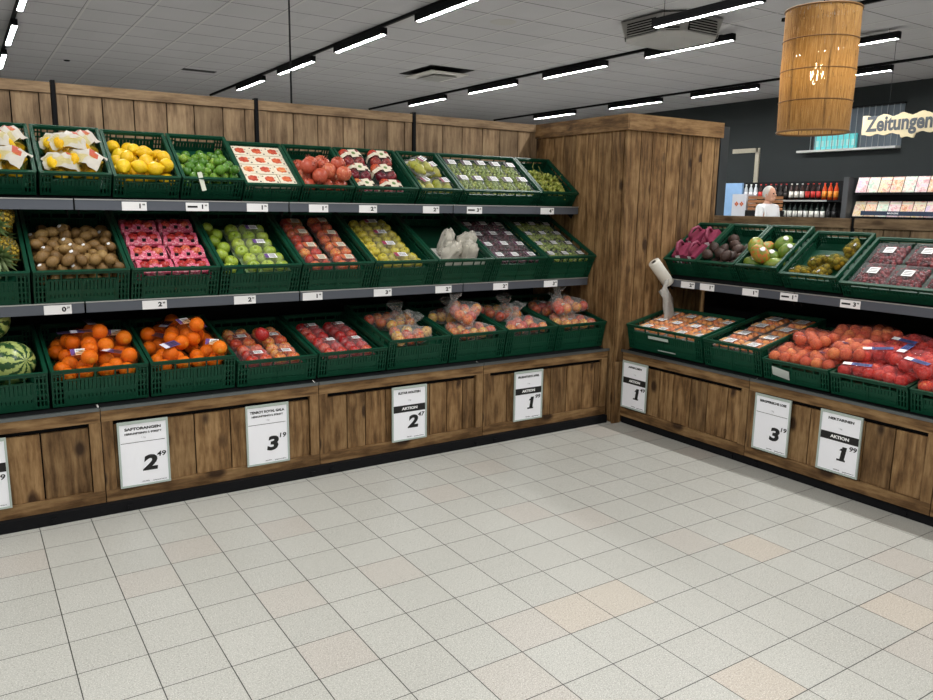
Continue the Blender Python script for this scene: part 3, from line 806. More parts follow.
# limes, lemons
bT7 = top(-2.502, .302, H2, .03, 'green crate of loose limes on the upper shelf', 1.47)
scatter(bT7, 62, .0245, LIME, 'lime', 'green lime heaped loose on the upper shelf', 'loose limes', 5, (.92, 1.05), elong=1)
tg = put_mesh('hanging_tag', MB().box(-.012, .012, -.045, .045, 0, .001).mesh('tag', plain('pale_tag', 'd8dccb', .5)), bT7.M(.09, -.012, H2-.01, .9, 0, .35), 'pale paper strip hanging over front edge of lime crate', 'tag')
bT8 = top(-2.808, .302, H2, .03, 'green crate of loose yellow lemons on the upper shelf', 1.47)
scatter(bT8, 26, .035, LEMON, 'lemon', 'large yellow lemon heaped loose on the upper shelf', 'loose lemons', 6, (.95, 1.08), elong=1)
def lemon_net(seed):
    def mk():
        R = thing('lemon_net', 'x', 'net bag'); rs = np.random.RandomState(seed); P = cluster(5, .033, .135, .12, seed, .3)
        for p in P: mobj('lemon', LEMON, R, tuple(p), (PI/2, rs.randn(), rs.rand()*6), .03)
        hull([Vector(p)+dv*.04 for p in P for dv in DIRS], YEN, 'net', R, .003, seed)
        m = MB(); zt = max(p[2] for p in P)+.036
        g = []; nx, ny = 9, 6
        for j in range(ny):
            for i in range(nx):
                u, v = i/(nx-1)*2-1, j/(ny-1)*2-1
                g.append((u*.078+rs.randn()*.004, v*(.05+.012*u), zt+.004-.032*u*u-.03*v*v+rs.randn()*.007))
        b = m.addv(g)
        for j in range(ny-1):
            for i in range(nx-1):
                k = b+j*nx+i; m.face((k, k+1, k+nx+1, k+nx), 1 if (i in (5, 6) and j in (2,)) or (i == 5 and j == 3) else 0)
        m.build('paper_wrap', [plain('white_wrap', 'c4bfb4', .7, var=.12, vs=60), plain('print_red', 'b8503a', .6)], R, True)
        return R
    return Kind(mk)
KN1, KN2 = lemon_net(3), lemon_net(8)
bT9 = top(-3.108, .298, H2, .03, 'green crate of white wrapped lemon nets, second crate from picture left', 1.475)
bT10 = top(-3.412, .298, H2, .03, 'green crate of white wrapped lemon nets cut by left picture edge', 1.475)
for bn, wn in ((bT9, 'crate left of loose lemons'), (bT10, 'crate at left picture edge')):
    for i, (x, y, z, rz, ry, w) in enumerate(((.09, .085, .0, .1, .1, 'front left'), (.205, .09, .004, -.5, -.2, 'front right'), (.10, .235, .0, -.2, .1, 'back left'), (.205, .25, .0, .9, -.2, 'back right'), (.13, .16, .058, .15, .0, 'on top'))):
        (KN1 if i % 2 else KN2).put(bn.M(x, y, bn.z0+z, .0, ry*.5, rz), f'lemon net in white paper wrap, {w}, {wn}', 'white wrapped lemon nets')

# ================================================================== LOWER SHELF, LEFT WALL
def mid(x, W, fl, label, H=.165): return Bin('L', x, W, .585, H, fl, TM, .203, 1.055, label)
bM1 = mid(-.402, .398, .09, 'green crate of white grape punnets on lower shelf beside column')
K = punnet(GRG, .12, .125, .045, 7, .06, 60, WHITE, '3c3a30')
grid(bM1, K, 3, 4, .122, .132, 'white grape punnet on the lower shelf beside the column', 'white grape punnets on the lower shelf', jit=.006)
bM2 = mid(-.797, .393, .09, 'green crate of red grape punnets on lower shelf')
K = punnet(GRR, .12, .125, .045, 9, .066, 60, WHITE, '5a2a4a')
grid(bM2, K, 3, 4, .121, .132, 'dark red grape punnet on the lower shelf', 'red grape punnets on the lower shelf', jit=.006)
bM3 = mid(-1.188, .388, .075, 'green crate with white nets on white liner, lower shelf')
m = MB(); m.box(-.165, .165, 0, .26, 0, .003); m.box(-.165, .165, -.001, .002, 0, .07)
put_mesh('crate_liner', m.mesh('crate_liner', plain('white_liner', 'dcdad2', .7)), bM3.M(.194, .02, bM3.z0), 'white paper liner under the white nets', 'liner')
WNET = plain('white_net_bag', 'e4dfd2', .7, var=.12, vs=90)
def white_net(seed):
    def mk():
        rs = np.random.RandomState(seed); P = cluster(4, .032, .10, .10, seed, .2)
        R = thing('white_net_bag', 'x', 'net bag')
        for p in P: mobj('bulb', prof_mesh('bulb', [(0, -.8), (.6, -.7), (.95, -.2), (.9, .2), (.5, .6), (.2, .85), (.12, 1.1), (0, 1.1)], WNET, 10) if 'bulb' not in BK else BK['bulb'], R, tuple(p), (rs.randn()*.5, 0, 0), .03)
        hull([Vector(p)+dv*.036 for p in P for dv in DIRS]+[Vector((.03, .01, .085))], BK['wf'], 'net', R, .008, seed, 2)
        return R
    return Kind(mk)
BK = {'wf': film('white_net_film', 'ffffff', 'efeadc', .5, .7, .3, 200)}
K1, K2 = white_net(2), white_net(5)
for i, (x, y, z, w) in enumerate(((.12, .075, 0, 'front left'), (.25, .07, 0, 'front right'), (.17, .19, .0, 'back left, tallest'), (.28, .18, .0, 'back right'))):
    (K1 if i % 2 else K2).put(bM3.M(x, y, bM3.z0+.006+z, 0, 0, i*1.1), f'off white lumpy net bag, {w}', 'white net bags on the lower shelf')
bM4 = mid(-1.578, .388, .078, 'green crate of yellow green fruit packs on lower shelf')
K = tray_pack('fruit_pack', 'fruit pack', A_YEL, .031, 4, 2, (.075, .04, WHITE), '4a5a3a', 0, 'a0405a', seed=4, labloc=(.0, .01, .07))
grid(bM4, K, 1, 4, .26, .135, 'film wrapped pack of yellow green apples beside the white nets', 'yellow green apple packs', x0=.065, lift=.0, jit=.01)
for k in range(7):
    put_mesh('apple', A_YEL, bM4.M(.045, .045+k*.064, bM4.z0+.03, .3*k, .2, k) @ Matrix.Scale(.029, 4), 'loose yellow green apple along left side of crate', 'apple', 'loose yellow green apples')
bM5 = mid(-1.982, .402, .078, 'green crate of red apple packs on lower shelf')
K = tray_pack('apple_pack', 'apple pack', A_BIC, .032, 2, 2, (.065, .042, PAPER2), '5a3a2a', 0, 'c0603a', seed=6)
grid(bM5, K, 2, 4, .172, .137, 'film wrapped pack of red apples on the lower shelf', 'red apple packs on the lower shelf', x0=.03, jit=.012)
bM6 = mid(-2.39, .405, .078, 'green crate of green apple packs on lower shelf')
K = tray_pack('apple_pack', 'apple pack', A_GRN, .036, 3, 2, (.06, .04, WHITE), '7a9a5a', 0, PURP, seed=7, labloc=(.02, .0, .079))
grid(bM6, K, 1, 3, .24, .155, 'film wrapped pack of green apples beside the pink cartons', 'green apple packs on the lower shelf', x0=.125, jit=.01)
for k in range(7):
    put_mesh('apple', A_GRN, bM6.M(.055+(.03 if k % 2 else -.0), .05+k*.07, bM6.z0+.034, .3*k, .2, k) @ Matrix.Scale(.034, 4), 'loose green apple along left side of crate', 'apple', 'loose green apples')
bM7 = mid(-2.79, .398, .085, 'green crate of pink apple cartons on lower shelf')
def pink_carton():
    R = thing('pink_carton', 'x', 'apple carton'); rs = np.random.RandomState(5)
    t = NT('pink_print'); v = t.coords(); t.link(t.mix(t.math('GREATER_THAN', t.noise(v, 120, 2), .56), 'cc4f6c', 'e6a0aa'), t.b.inputs['Base Color']); t.b.inputs['Roughness'].default_value = .5
    m = MB(); w, d, h = .082, .055, .062
    m.box(-w, w, -d, d, 0, h*.62)
    for s in (-1, 1):
        b = m.addv([(-w, s*d, h*.62), (w, s*d, h*.62), (w*.96, s*d*.45, h), (-w*.96, s*d*.45, h)]); m.face((b, b+1, b+2, b+3))
    m.box(-w*.96, -w*.62, -d*.45, d*.45, h-.002, h); m.box(w*.62, w*.96, -d*.45, d*.45, h-.002, h); m.box(-w*.14, w*.14, -d*.45, d*.45, h-.002, h)
    m.build('carton_box', t.m, R)
    for i, x in enumerate((-.048, 0, .048)):
        mobj('apple', A_PNK, R, (x*.95, -.015+.02*(i % 2), .047), (rs.randn()*.4, rs.randn()*.4, rs.rand()*6), .0255)
    for x in (-.05, .05): MB().cbox((x, -d-.0008, .022), (.018, .001, .014)).build('air_hole', INK, R)
    for x in (-.055, 0, .055): MB().cbox((x, -d*.72, h*.84), (.016, .012, .012)).build('cutout', INK, R)
    return R
grid(bM7, Kind(pink_carton), 2, 4, .178, .125, 'pink printed carton with apples showing', 'pink apple cartons', x0=.02, jit=.008, lift=.004)
bM8 = mid(-3.18, .388, .072, 'green crate of loose kiwis on lower shelf')
scatter(bM8, 118, .0265, KIWI, 'kiwi', 'brown fuzzy kiwi heaped loose on the lower shelf', 'loose kiwis', 12, (.92, 1.06), elong=1, sticker=.14)
bM9 = mid(-3.585, .4, .02, 'green crate of pineapples at left picture edge')
def pineapple():
    R = thing('pineapple', 'x', 'pineapple')
    t = NT('pineapple_skin'); v = t.coords((1, 1, 1)); vo = t.add('ShaderNodeTexVoronoi', Scale=62); t.link(v, vo.inputs['Vector'])
    t.link(t.ramp(vo.outputs['Distance'], [(.05, 'd8b43a'), (.35, 'b09426'), (.6, '5c5420')]), t.b.inputs['Base Color']); t.bump(vo.outputs['Distance'], -1, .006); t.b.inputs['Roughness'].default_value = .6
    m = MB(); pr = [(0, -.1), (.035, -.098), (.055, -.07), (.063, -.02), (.062, .03), (.052, .075), (.03, .098), (0, .1)]; m.lathe(pr, 20)
    for j in range(9):
        z = -.085+j*.021; rr = np.interp(z, [-.1, -.07, -.02, .03, .075, .1], [.03, .056, .063, .062, .052, .03])
        for k in range(13):
            a = (k+.5*(j % 2))*2*PI/13; m.ball((rr*math.cos(a), rr*math.sin(a), z), .0115, 6, 4, (1, 1, .85))
    m.build('fruit_body', t.m, R, True)
    m = MB(); rs = np.random.RandomState(4)
    for k in range(34):
        a = k*2.4; lv = k/34; sp = .9-lv*.75; L = .07+.07*lv
        o = Vector((math.cos(a)*.018*(1-lv), math.sin(a)*.018*(1-lv), .09+lv*.02)); d1 = Vector((math.cos(a)*sp, math.sin(a)*sp, 1-sp*.3)).normalized()
        s_ = Vector((-math.sin(a), math.cos(a), 0))*.009
        p1 = o+d1*L*.5; p2 = o+d1*L+Vector((math.cos(a), math.sin(a), -.4))*.015*(1-lv)
        b = m.addv([o-s_, o+s_, p1+s_*.8, p1-s_*.8, p2]); m.face((b, b+1, b+2, b+3)); m.face((b+3, b+2, b+4))
    m.build('leaf_crown', fruit('pineapple_leaf', '4c6438', '6c8450', '98a87c', 20, .5), R)
    return R
K = Kind(pineapple)
for i, (x, y, z, rx, rz, w) in enumerate(((.31, .24, .10, PI/2-.3, -.15, 'crown forward, front right'), (.14, .24, .10, PI/2-.3, .1, 'crown forward, front left'), (.30, .45, .10, PI/2-.2, .0, 'at the back right'), (.14, .45, .10, PI/2-.2, .1, 'at the back left'), (.30, .34, .22, PI/2-.2, -.2, 'lying on top'))):
    K.put(bM9.M(x, y, bM9.z0+z, rx, 0, rz), f'pineapple with grey green crown, {w}', 'pineapples at the left edge')

# ================================================================== BOTTOM BED, LEFT WALL
def low(x, W, fl, label, H=.165, rz=.645): return Bin('L', x, W, .585, H, fl, TB, .08, rz, label)
BT = [(-.402, .398, 'next to the wooden column'), (-.785, .378, 'second from the column'), (-1.17, .38, 'third from the column'), (-1.562, .388, 'fourth from the column')]
MIXY = apple_mesh('apple', fruit('apple_yellow_red', 'bc4030', 'd4a048', 'dcc860', 6))
KBG = [bag('apple_bag', 'bag of apples', m_, 9, .033, .30, .20, sd, BAGF, .085, cover='bag_film', fr='apple', crumple=.006, labels=lb_)
       for m_, sd, lb_ in ((A_BIC, 3, [(.03, -.04, .045, .03, WHITE, '7a3a3a', .4)]), (A_BIC, 8, [(-.05, -.03, .05, .03, PAPER2, '7a3a3a', -.3)]), (MIXY, 5, []))]
MIXB = apple_mesh('apple', fruit('apple_mixed', 'b83a2a', 'd0803c', 'd8c05a', 5))
KBG.append(bag('apple_bag', 'bag of apples', MIXB, 10, .033, .31, .21, 15, BAGF, .09, fr='apple', crumple=.006, labels=[(.0, .0, .04, .03, WHITE, '5a5a7a', .9)]))
order = [(3, 0, 1), (1, 3, 0), (3, 2, 1), (2, 3, 0)]
for q, (x, W, w) in enumerate(BT):
    bn = low(x, W, .10, f'green crate of bagged apples on bottom bed, {w}')
    a, b_, c = order[q]
    KBG[a].put(bn.M(W/2, .125, bn.z0+.004, 0, 0, .08*(q-1)), f'clear bag of red yellow apples in front, crate {w}', 'clear bags of apples')
    KBG[b_].put(bn.M(W/2+.005, .345, bn.z0+.004, 0, 0, 3.0+.1*q), f'clear bag of red yellow apples behind, crate {w}', 'clear bags of apples')
    if q in (0, 2): KBG[c].put(bn.M(W/2-.01, .20, bn.z0+.085, .0, 0, .2+q*.3), f'clear bag of apples lying on top, crate {w}', 'clear bags of apples')
bB5 = low(-1.958, .39, .055, 'green low crate of red apple packs beside the bagged apples', .13, .613)
K = tray_pack('apple_pack', 'apple pack', A_PNK, .034, 2, 3, (.06, .036, WHITE), '8a3a3a', 0, '7a4a4a', seed=16, labloc=(.0, .03, .076))
grid(bB5, K, 2, 2, .165, .235, 'film wrapped pack of red apples beside the bagged apples', 'red apple packs on the bottom bed', x0=.03, jit=.014)
bB6 = low(-2.368, .405, .055, 'green low crate of red apple packs beside the orange nets', .13, .61)
K2 = tray_pack('apple_pack', 'apple pack', A_BIC, .034, 2, 3, (.065, .036, WHITE), '8a3a3a', 0, '7a4a4a', seed=19, labloc=(-.01, -.05, .076))
grid(bB6, K2, 2, 2, .165, .235, 'film wrapped pack of red yellow apples beside the orange nets', 'red yellow apple packs on the bottom bed', x0=.035, jit=.014)
put_mesh('apple', A_PNK, bB6.M(.19, .22, bB6.z0+.115, .4, .3, 1) @ Matrix.Scale(.036, 4), 'single red apple lying on top of the packs', 'apple')
VIO = plain('violet_label', '5c4a78', .35)
KO = [bag('orange_net', 'net of oranges', ORAN, 6, .036, .165, .19, sd, ORN, 0, cover='net', fr='orange', crumple=.002, labels=lb_)
      for sd, lb_ in ((4, [(.0, -.02, .085, .045, VIO, 'e0dce8', .3)]), (9, [(.02, .0, .06, .05, WHITE, PURP, -.2)]), (14, [(-.02, .03, .09, .04, VIO, 'e0dce8', -.5)]))]
for bn, w in ((low(-2.758, .386, .075, 'green crate of orange nets beside the red apple packs'), 'right crate'), (low(-3.155, .393, .075, 'green crate of orange nets beside the watermelons'), 'left crate')):
    for i, (x, y, z, rz, ps) in enumerate(((.105, .12, 0, .2, 'front left'), (.285, .12, 0, -.15, 'front right'), (.105, .33, 0, 2.9, 'middle left'), (.285, .33, 0, .1, 'middle right'), (.19, .25, .062, .5, 'on top'), (.2, .47, 0, 1.5, 'back'))):
        KO[(i+(w[0] == 'l')) % 3].put(bn.M(x, y, bn.z0+z+.003, 0, 0, rz), f'net of oranges with violet white label, {ps}, {w}', 'orange nets on the bottom bed')
    # a violet net clip standing up
bB9 = low(-3.56, .4, .05, 'green crate of watermelons at left picture edge')
t = NT('watermelon_rind'); tc = t.n.new('ShaderNodeTexCoord'); sp = t.n.new('ShaderNodeSeparateXYZ'); t.link(tc.outputs['Object'], sp.inputs[0])
an = t.math('ARCTAN2', sp.outputs[1], sp.outputs[0])
wv = t.math('ADD', t.math('MULTIPLY', an, 9.0), t.math('MULTIPLY', t.noise(tc.outputs['Object'], 4.5, 4, .7), 9.0))
st = t.math('SINE', wv)
t.link(t.mix(t.math('GREATER_THAN', st, .15), 'a9b86a', '264a26'), t.b.inputs['Base Color']); t.b.inputs['Roughness'].default_value = .3
WMEL = MB().lathe(sph(14, 1, 1.15), 24).mesh('watermelon', t.m, True)
for (x, y, z, rx, rz, w) in ((.27, .16, .10, 1.2, .6, 'in front of the others'), (.11, .18, .10, 1.5, 1.4, 'at the picture edge'), (.2, .34, .235, 1.3, .3, 'resting on the others')):
    o = put_mesh('watermelon', WMEL, bB9.M(x, y, bB9.z0+z, rx, 0, rz) @ Matrix.Scale(.094, 4), f'striped green watermelon {w}', 'watermelon', 'watermelons in the crate')

# ================================================================== RIGHT RUN
def rt(y, W, H, fl, label, D=.395, rz=1.045): return Bin('R', y, W, D, H, fl, TU, .375, rz, label)
bU1 = rt(-.008, .268, .13, .03, 'green crate of pink carrier packs next to the wooden column')
def pink_carrier():
    R = thing('pink_carrier_pack', 'x', 'carrier pack')
    PK = plain('pink_carrier', '84304c', .5, var=.35, vs=60)
    m = MB(); b = m.addv([(-.055, -.07, 0), (.055, -.07, 0), (.055, .07, 0), (-.055, .07, 0), (-.042, -.06, .075), (.042, -.06, .075), (.042, .06, .075), (-.042, .06, .075)])
    for q in ((0, 3, 2, 1), (4, 5, 6, 7), (0, 1, 5, 4), (1, 2, 6, 5), (2, 3, 7, 6), (3, 0, 4, 7)): m.face([b+i for i in q])
    m.build('pack_body', PK, R)
    m = MB(); m.tube([(0, -.05, .072), (0, -.04, .11), (0, 0, .125), (0, .04, .11), (0, .05, .072)], [.011, .01, .01, .01, .011], 6); m.build('handle', PK, R, True)
    m = MB(); bb = m.addv([(-.0565, -.028, .008), (-.0565, .002, .008), (-.0435, .002, .074), (-.0435, -.028, .074)]); m.face((bb, bb+3, bb+2, bb+1))
    bb = m.addv([(-.018, -.0715, .004), (.012, -.0715, .004), (.012, -.0615, .074), (-.018, -.0615, .074)]); m.face((bb, bb+1, bb+2, bb+3)); m.build('white_stripe', WHITE, R)
    return R
K = Kind(pink_carrier)
for (x, y, z, rz, w) in ((.075, .10, 0, .25, 'front left'), (.195, .10, 0, -.1, 'front right'), (.085, .255, 0, -.2, 'back left'), (.195, .25, .0, .3, 'back right')):
    K.put(bU1.M(x, y, bU1.z0+z+.03, .1, 0, rz), f'pink carrier pack with handle and white stripe, {w}', 'pink carrier packs')
bU2 = rt(-.278, .28, .13, .04, 'green crate of dark brown avocados on right shelf')
scatter(bU2, 15, .036, AVOC, 'avocado', 'dark brown avocado lying loose on the right shelf', 'loose avocados', 31, (.9, 1.05), elong=1)
bU3 = rt(-.562, .282, .13, .04, 'green crate of mangoes on right shelf')
scatter(bU3, 8, .05, MANGO, 'mango', 'green and orange mango lying loose on the right shelf', 'loose mangoes', 44, (.95, 1.05), elong=1, sticker=.5)
bU4 = rt(-.86, .345, .105, .025, 'green crate of yellow green netted fruit on right shelf', rz=1.02)
YGR = multi('yellow_green_fruit', '6a6a2a', 'a08a2a', 'c49a2c', .5)
K = bag('small_fruit_net', 'net of fruit', MB().ball((0, 0, 0), 1, 12, 8).mesh('fruit', fruit('small_yellow_fruit', '6c6c34', 'a8902e', 'cc9c2a', 7, .5), True), 14, .016, .10, .09, 3, film('yellow_green_net', 'e8e0a0', 'a09a50', .15, .5, .2, 250), 0, cover='net', labels=[(-.03, -.02, .02, .015, WHITE, '3a3a3a', .3)], crumple=.002)
for i, (x, y, rz, w) in enumerate(((.075, .075, .2, 'front left'), (.19, .075, 1.6, 'front right'), (.12, .175, .9, 'middle'), (.22, .19, -.3, 'right of the middle one'), (.25, .3, 2.2, 'back right'))):
    K.put(bU4.M(x, y, bU4.z0+.002, 0, 0, rz), f'net of small yellow green fruit, {w}', 'nets of small yellow green fruit')
bU5 = rt(-1.215, .595, .095, .03, 'wide green crate of clear dark cherry boxes on right shelf', rz=1.0)
CH = multi('cherry', '3c0a12', '641420', '8a2028', .25)
K = punnet(CH, .17, .165, .06, 17, .075, 230, WHITE, '3a3a3a', 'cherry_box', .0115)
grid(bU5, K, 3, 2, .185, .178, 'clear plastic box of dark cherries with white label', 'clear cherry boxes', jit=.007)
# bottom right
def rl(y, W, D, H, fl, label, rz): return Bin('R', y, W, D, H, fl, TB, .07, rz, label)
bR1 = rl(-.015, .595, .395, .155, .085, 'wide green crate of apricot punnets next to the wooden column', .638)
K = tray_pack('apricot_punnet', 'punnet', APRI, .021, 3, 3, (.075, .045, WHITE), '9aa09a', 0, 'd0a070', seed=23, labloc=(.01, -.01, .047), trayh=.03)
grid(bR1, K, 4, 3, .142, .125, 'punnet of orange apricots with white label, crate next to column', 'apricot punnets next to the column', lift=.004, jit=.01, x0=.014)
bR2 = rl(-.62, .388, .585, .155, .085, 'green crate of apricot punnets, second crate from wooden column', .635)
K = tray_pack('apricot_punnet', 'punnet', APRI, .021, 3, 3, (.085, .055, WHITE), 'b09a94', 0, 'd0a070', seed=27, labloc=(-.01, .0, .047), trayh=.03)
APR2 = K
grid(bR2, K, 2, 4, .175, .14, 'punnet of yellow red apricots with white label, second crate', 'apricot punnets in the second crate', lift=.002, jit=.012)
bR3 = rl(-1.02, .378, .585, .11, .068, 'low green crate of peach nets on the right bed', .592)
KP = [bag('peach_net', 'net of peaches', PEACH, 9, .031, .18, .21, sd, REDN, 0, cover='net', fr='peach', crumple=.002, labels=lb_) for sd, lb_ in ((5, []), (11, [(.03, -.06, .04, .03, plain('blue_label', '27348a', .35), 'e8e8f0', .3), (-.04, .05, .04, .03, plain('blue_label', '27348a', .35), 'e8e8f0', -.5)]))]
for i, (x, y, z, rz, w) in enumerate(((.10, .115, 0, .1, 'front left'), (.28, .115, 0, .1, 'front right'), (.10, .33, 0, 3.0, 'middle left'), (.28, .33, 0, -.1, 'middle right'), (.14, .235, .052, 1.4, 'on top left'), (.27, .36, .056, .3, 'on top right'), (.2, .47, .0, 1.5, 'back'))):
    KP[1 if i in (1, 4) else 0].put(bR3.M(x, y, bR3.z0+z+.012, 0, 0, rz), f'red net of yellow red peaches, {w}, peach crate', 'peach nets')
bR4 = rl(-1.402, .378, .585, .11, .068, 'low green crate of red wrapped nectarines on the right bed', .588)
bR5 = rl(-1.785, .378, .585, .11, .068, 'low green crate of red wrapped nectarines at right picture edge', .585)
BLUL = plain('blue_label', '27348a', .35)
KR = [bag('nectarine_pack', 'nectarine pack', NECT, 8, .032, .18, .19, sd, REDF, 0, cover='red_wrap', fr='nectarine', crumple=.006, labels=lb_) for sd, lb_ in ((6, [(.0, -.05, .13, .022, plain('blue_strip', '4a5a94', .3), 'f0f0f0', .1)]), (13, [(.0, .03, .12, .035, plain('blue_strip', '4a5a94', .3), 'f0f0f0', -.25)]))]
for bn, w in ((bR4, 'crate beside the peach nets'), (bR5, 'crate at picture edge')):
    for i, (x, y, z, rz, ps) in enumerate(((.10, .11, 0, .1, 'front left'), (.28, .11, 0, -.2, 'front right'), (.10, .31, 0, .3, 'middle left'), (.28, .31, 0, 3.1, 'middle right'), (.12, .22, .052, .4, 'on top left'), (.27, .24, .05, 1.9, 'on top right'), (.20, .37, .055, -.3, 'on top at the back'), (.20, .48, .0, 1.5, 'back'))):
        KR[(i+(bn is bR5)) % 2].put(bn.M(x, y, bn.z0+z+.008, 0, 0, rz), f'red nectarine pack with blue strip, {ps}, {w}', 'red film nectarine packs')
KP[1].put(bR3.M(.385, .17, bR3.z0+.066, 0, 0, .3), 'red net of yellow red peaches lying across the two crates', 'peach nets')
KP[0].put(bR3.M(.37, .42, bR3.z0+.066, 0, 0, 1.2), 'red net of peaches at the back across two crates', 'peach nets')
KR[0].put(bR4.M(.385, .14, bR4.z0+.062, 0, 0, -.4), 'red nectarine pack lying across crates near picture edge', 'red film nectarine packs')
KR[1].put(bR4.M(.37, .40, bR4.z0+.062, 0, 0, .9), 'red nectarine pack at the back across two crates', 'red film nectarine packs')
# card and clip on crate fronts
put_mesh('paper_card', MB().box(-.055, .045, -.001, 0, -.055, .0).mesh('card', plain('pale_card', 'cdd3cc', .4)), bR3.M(.12, -.013, .075, .25, .15, 0), 'creased pale card stuck to front of peach crate', 'card')
put_mesh('label_clip', MB().box(-.08, .08, -.002, 0, -.009, .009).mesh('clip', plain('pale_clip', 'b8c4bc', .35)), bR1.M(.27, -.011, .10, .0, .0, 0), 'pale plastic strip on front of apricot crate by column', 'clip')
put_mesh('label_clip', MB().box(-.07, .07, -.0012, 0, -.003, .003).mesh('clip', plain('pale_clip', 'b8c4bc', .35)), bR1.M(.33, -.011, .026, 0, 0, 0), 'thin pale strip low on front of apricot crate', 'clip')

# bag roll on a slanted peg, film hanging down
p0, p1 = Vector((.235, -.062, 1.028)), Vector((.345, -.09, .897))
r = thing('bag_roll', 'white roll of plastic produce bags slanting beside the wooden column', 'bag roll', p0)
d = (p1-p0); q = d.to_track_quat('Z', 'Y').to_matrix().to_4x4()
Lr = d.length+.01
m = MB(); m.M = q; m.lathe([(.012, .0), (.036, 0), (.038, .004), (.038, Lr-.004), (.035, Lr), (.012, Lr)], 24); m.build('roll', plain('roll_white', 'd6d3c8', .5, var=.06, vs=40), r, True)
m = MB(); m.M = q; m.lathe([(.0, .012), (.0125, .012), (.0125, -.001), (.0155, -.002), (.0155, .004)], 16); m.build('core', plain('core_grey', '54504a', .7), r)
m = MB(); m.M = q; m.tube([(0, 0, Lr-.01), (0, 0, Lr+.045)], .007, 8); m.build('peg', BLACK, r)
m = MB(); rs = np.random.RandomState(2)
path = [((.085, -.05, -.10), .018), ((.075, -.052, -.135), .025), ((.06, -.05, -.165), .016), ((.062, -.048, -.19), .035), ((.085, -.05, -.235), .034), ((.10, -.055, -.285), .042), ((.10, -.06, -.335), .048), ((.095, -.065, -.37), .045)]
rings = []
for c, rr in path: rings.append(m.addv([(c[0]+math.cos(a)*rr*(1+.25*rs.randn()*.6), c[1]+math.sin(a)*rr*.45*(1+.3*rs.randn()*.6), c[2]+rs.randn()*.003) for a in np.arange(14)*2*PI/14]))
for a_, b_ in zip(rings, rings[1:]):
    for i in range(14): m.face((a_+i, a_+(i+1) % 14, b_+(i+1) % 14, b_+i))
m.build('hanging_film', ROLLB, r, True)

# ================================================================== PRICE TAGS AND SIGNS
def price_tag(F, digit, cents, label, bar=False):
    r = thing('price_tag', label, 'price tag', F, 'white price tags on the shelf rails')
    card = MB().box(0, .108, -.002, 0, -.02, .02).build('tag_card', WHITE, r)
    o = mobj('price_lettering', text_mesh(digit, .028, .04, 0, None, 1.2), card, (.078, -.0026, 0), (PI/2, 0, 0))
    o = mobj('cents_lettering', text_mesh(cents, .012, .02), card, (.095, -.0026, .007), (PI/2, 0, 0))
    if bar: MB().box(.008, .055, -.0028, -.002, -.004, .005).build('black_bar', INK, card)
for (x, dg, ct, bar, w) in ((-2.782, '1', '99', 0, 'below yellow lemons'), (-2.497, '1', '99', 1, 'below the limes'), (-2.201, '1', '99', 0, 'below the printed cartons'), (-1.873, '1', '49', 0, 'below the pomegranates'), (-1.585, '2', '99', 0, 'below the cream carton four packs'), (-1.185, '2', '99', 0, 'below the pear packs'), (-.885, '3', '49', 1, 'below the left of wide grape crate'), (-.33, '4', '99', 0, 'below loose white grapes')):
    price_tag(LF(x, .3865, 1.333), dg, ct, f'white price tag on upper rail {w}', bar)
for (x, dg, ct, bar, w) in ((-3.143, '0', '39', 0, 'below the kiwis'), (-2.742, '2', '49', 0, 'below the pink cartons'), (-2.319, '2', '49', 0, 'below the green apple packs'), (-1.965, '1', '99', 0, 'below the red apple packs'), (-1.559, '3', '49', 0, 'below the yellow green apple packs'), (-1.17, '2', '99', 0, 'below the white nets'), (-.767, '2', '99', 0, 'below the red grapes'), (-.38, '3', '99', 0, 'below the white grapes by column')):
    price_tag(LF(x, .2665, .884), dg, ct, f'white price tag on lower rail {w}', bar)
for (y, dg, ct, bar, w) in ((-.185, '2', '99', 0, 'below the pink packs'), (-.335, '1', '99', 0, 'below the avocados'), (-.645, '1', '99', 0, 'below the mangoes'), (-.895, '1', '79', 1, 'below the yellow green nets'), (-1.247, '3', '99', 1, 'below the cherry boxes')):
    price_tag(RF(y, .3605, .893), dg, ct, f'white price tag on right rail {w}', bar)
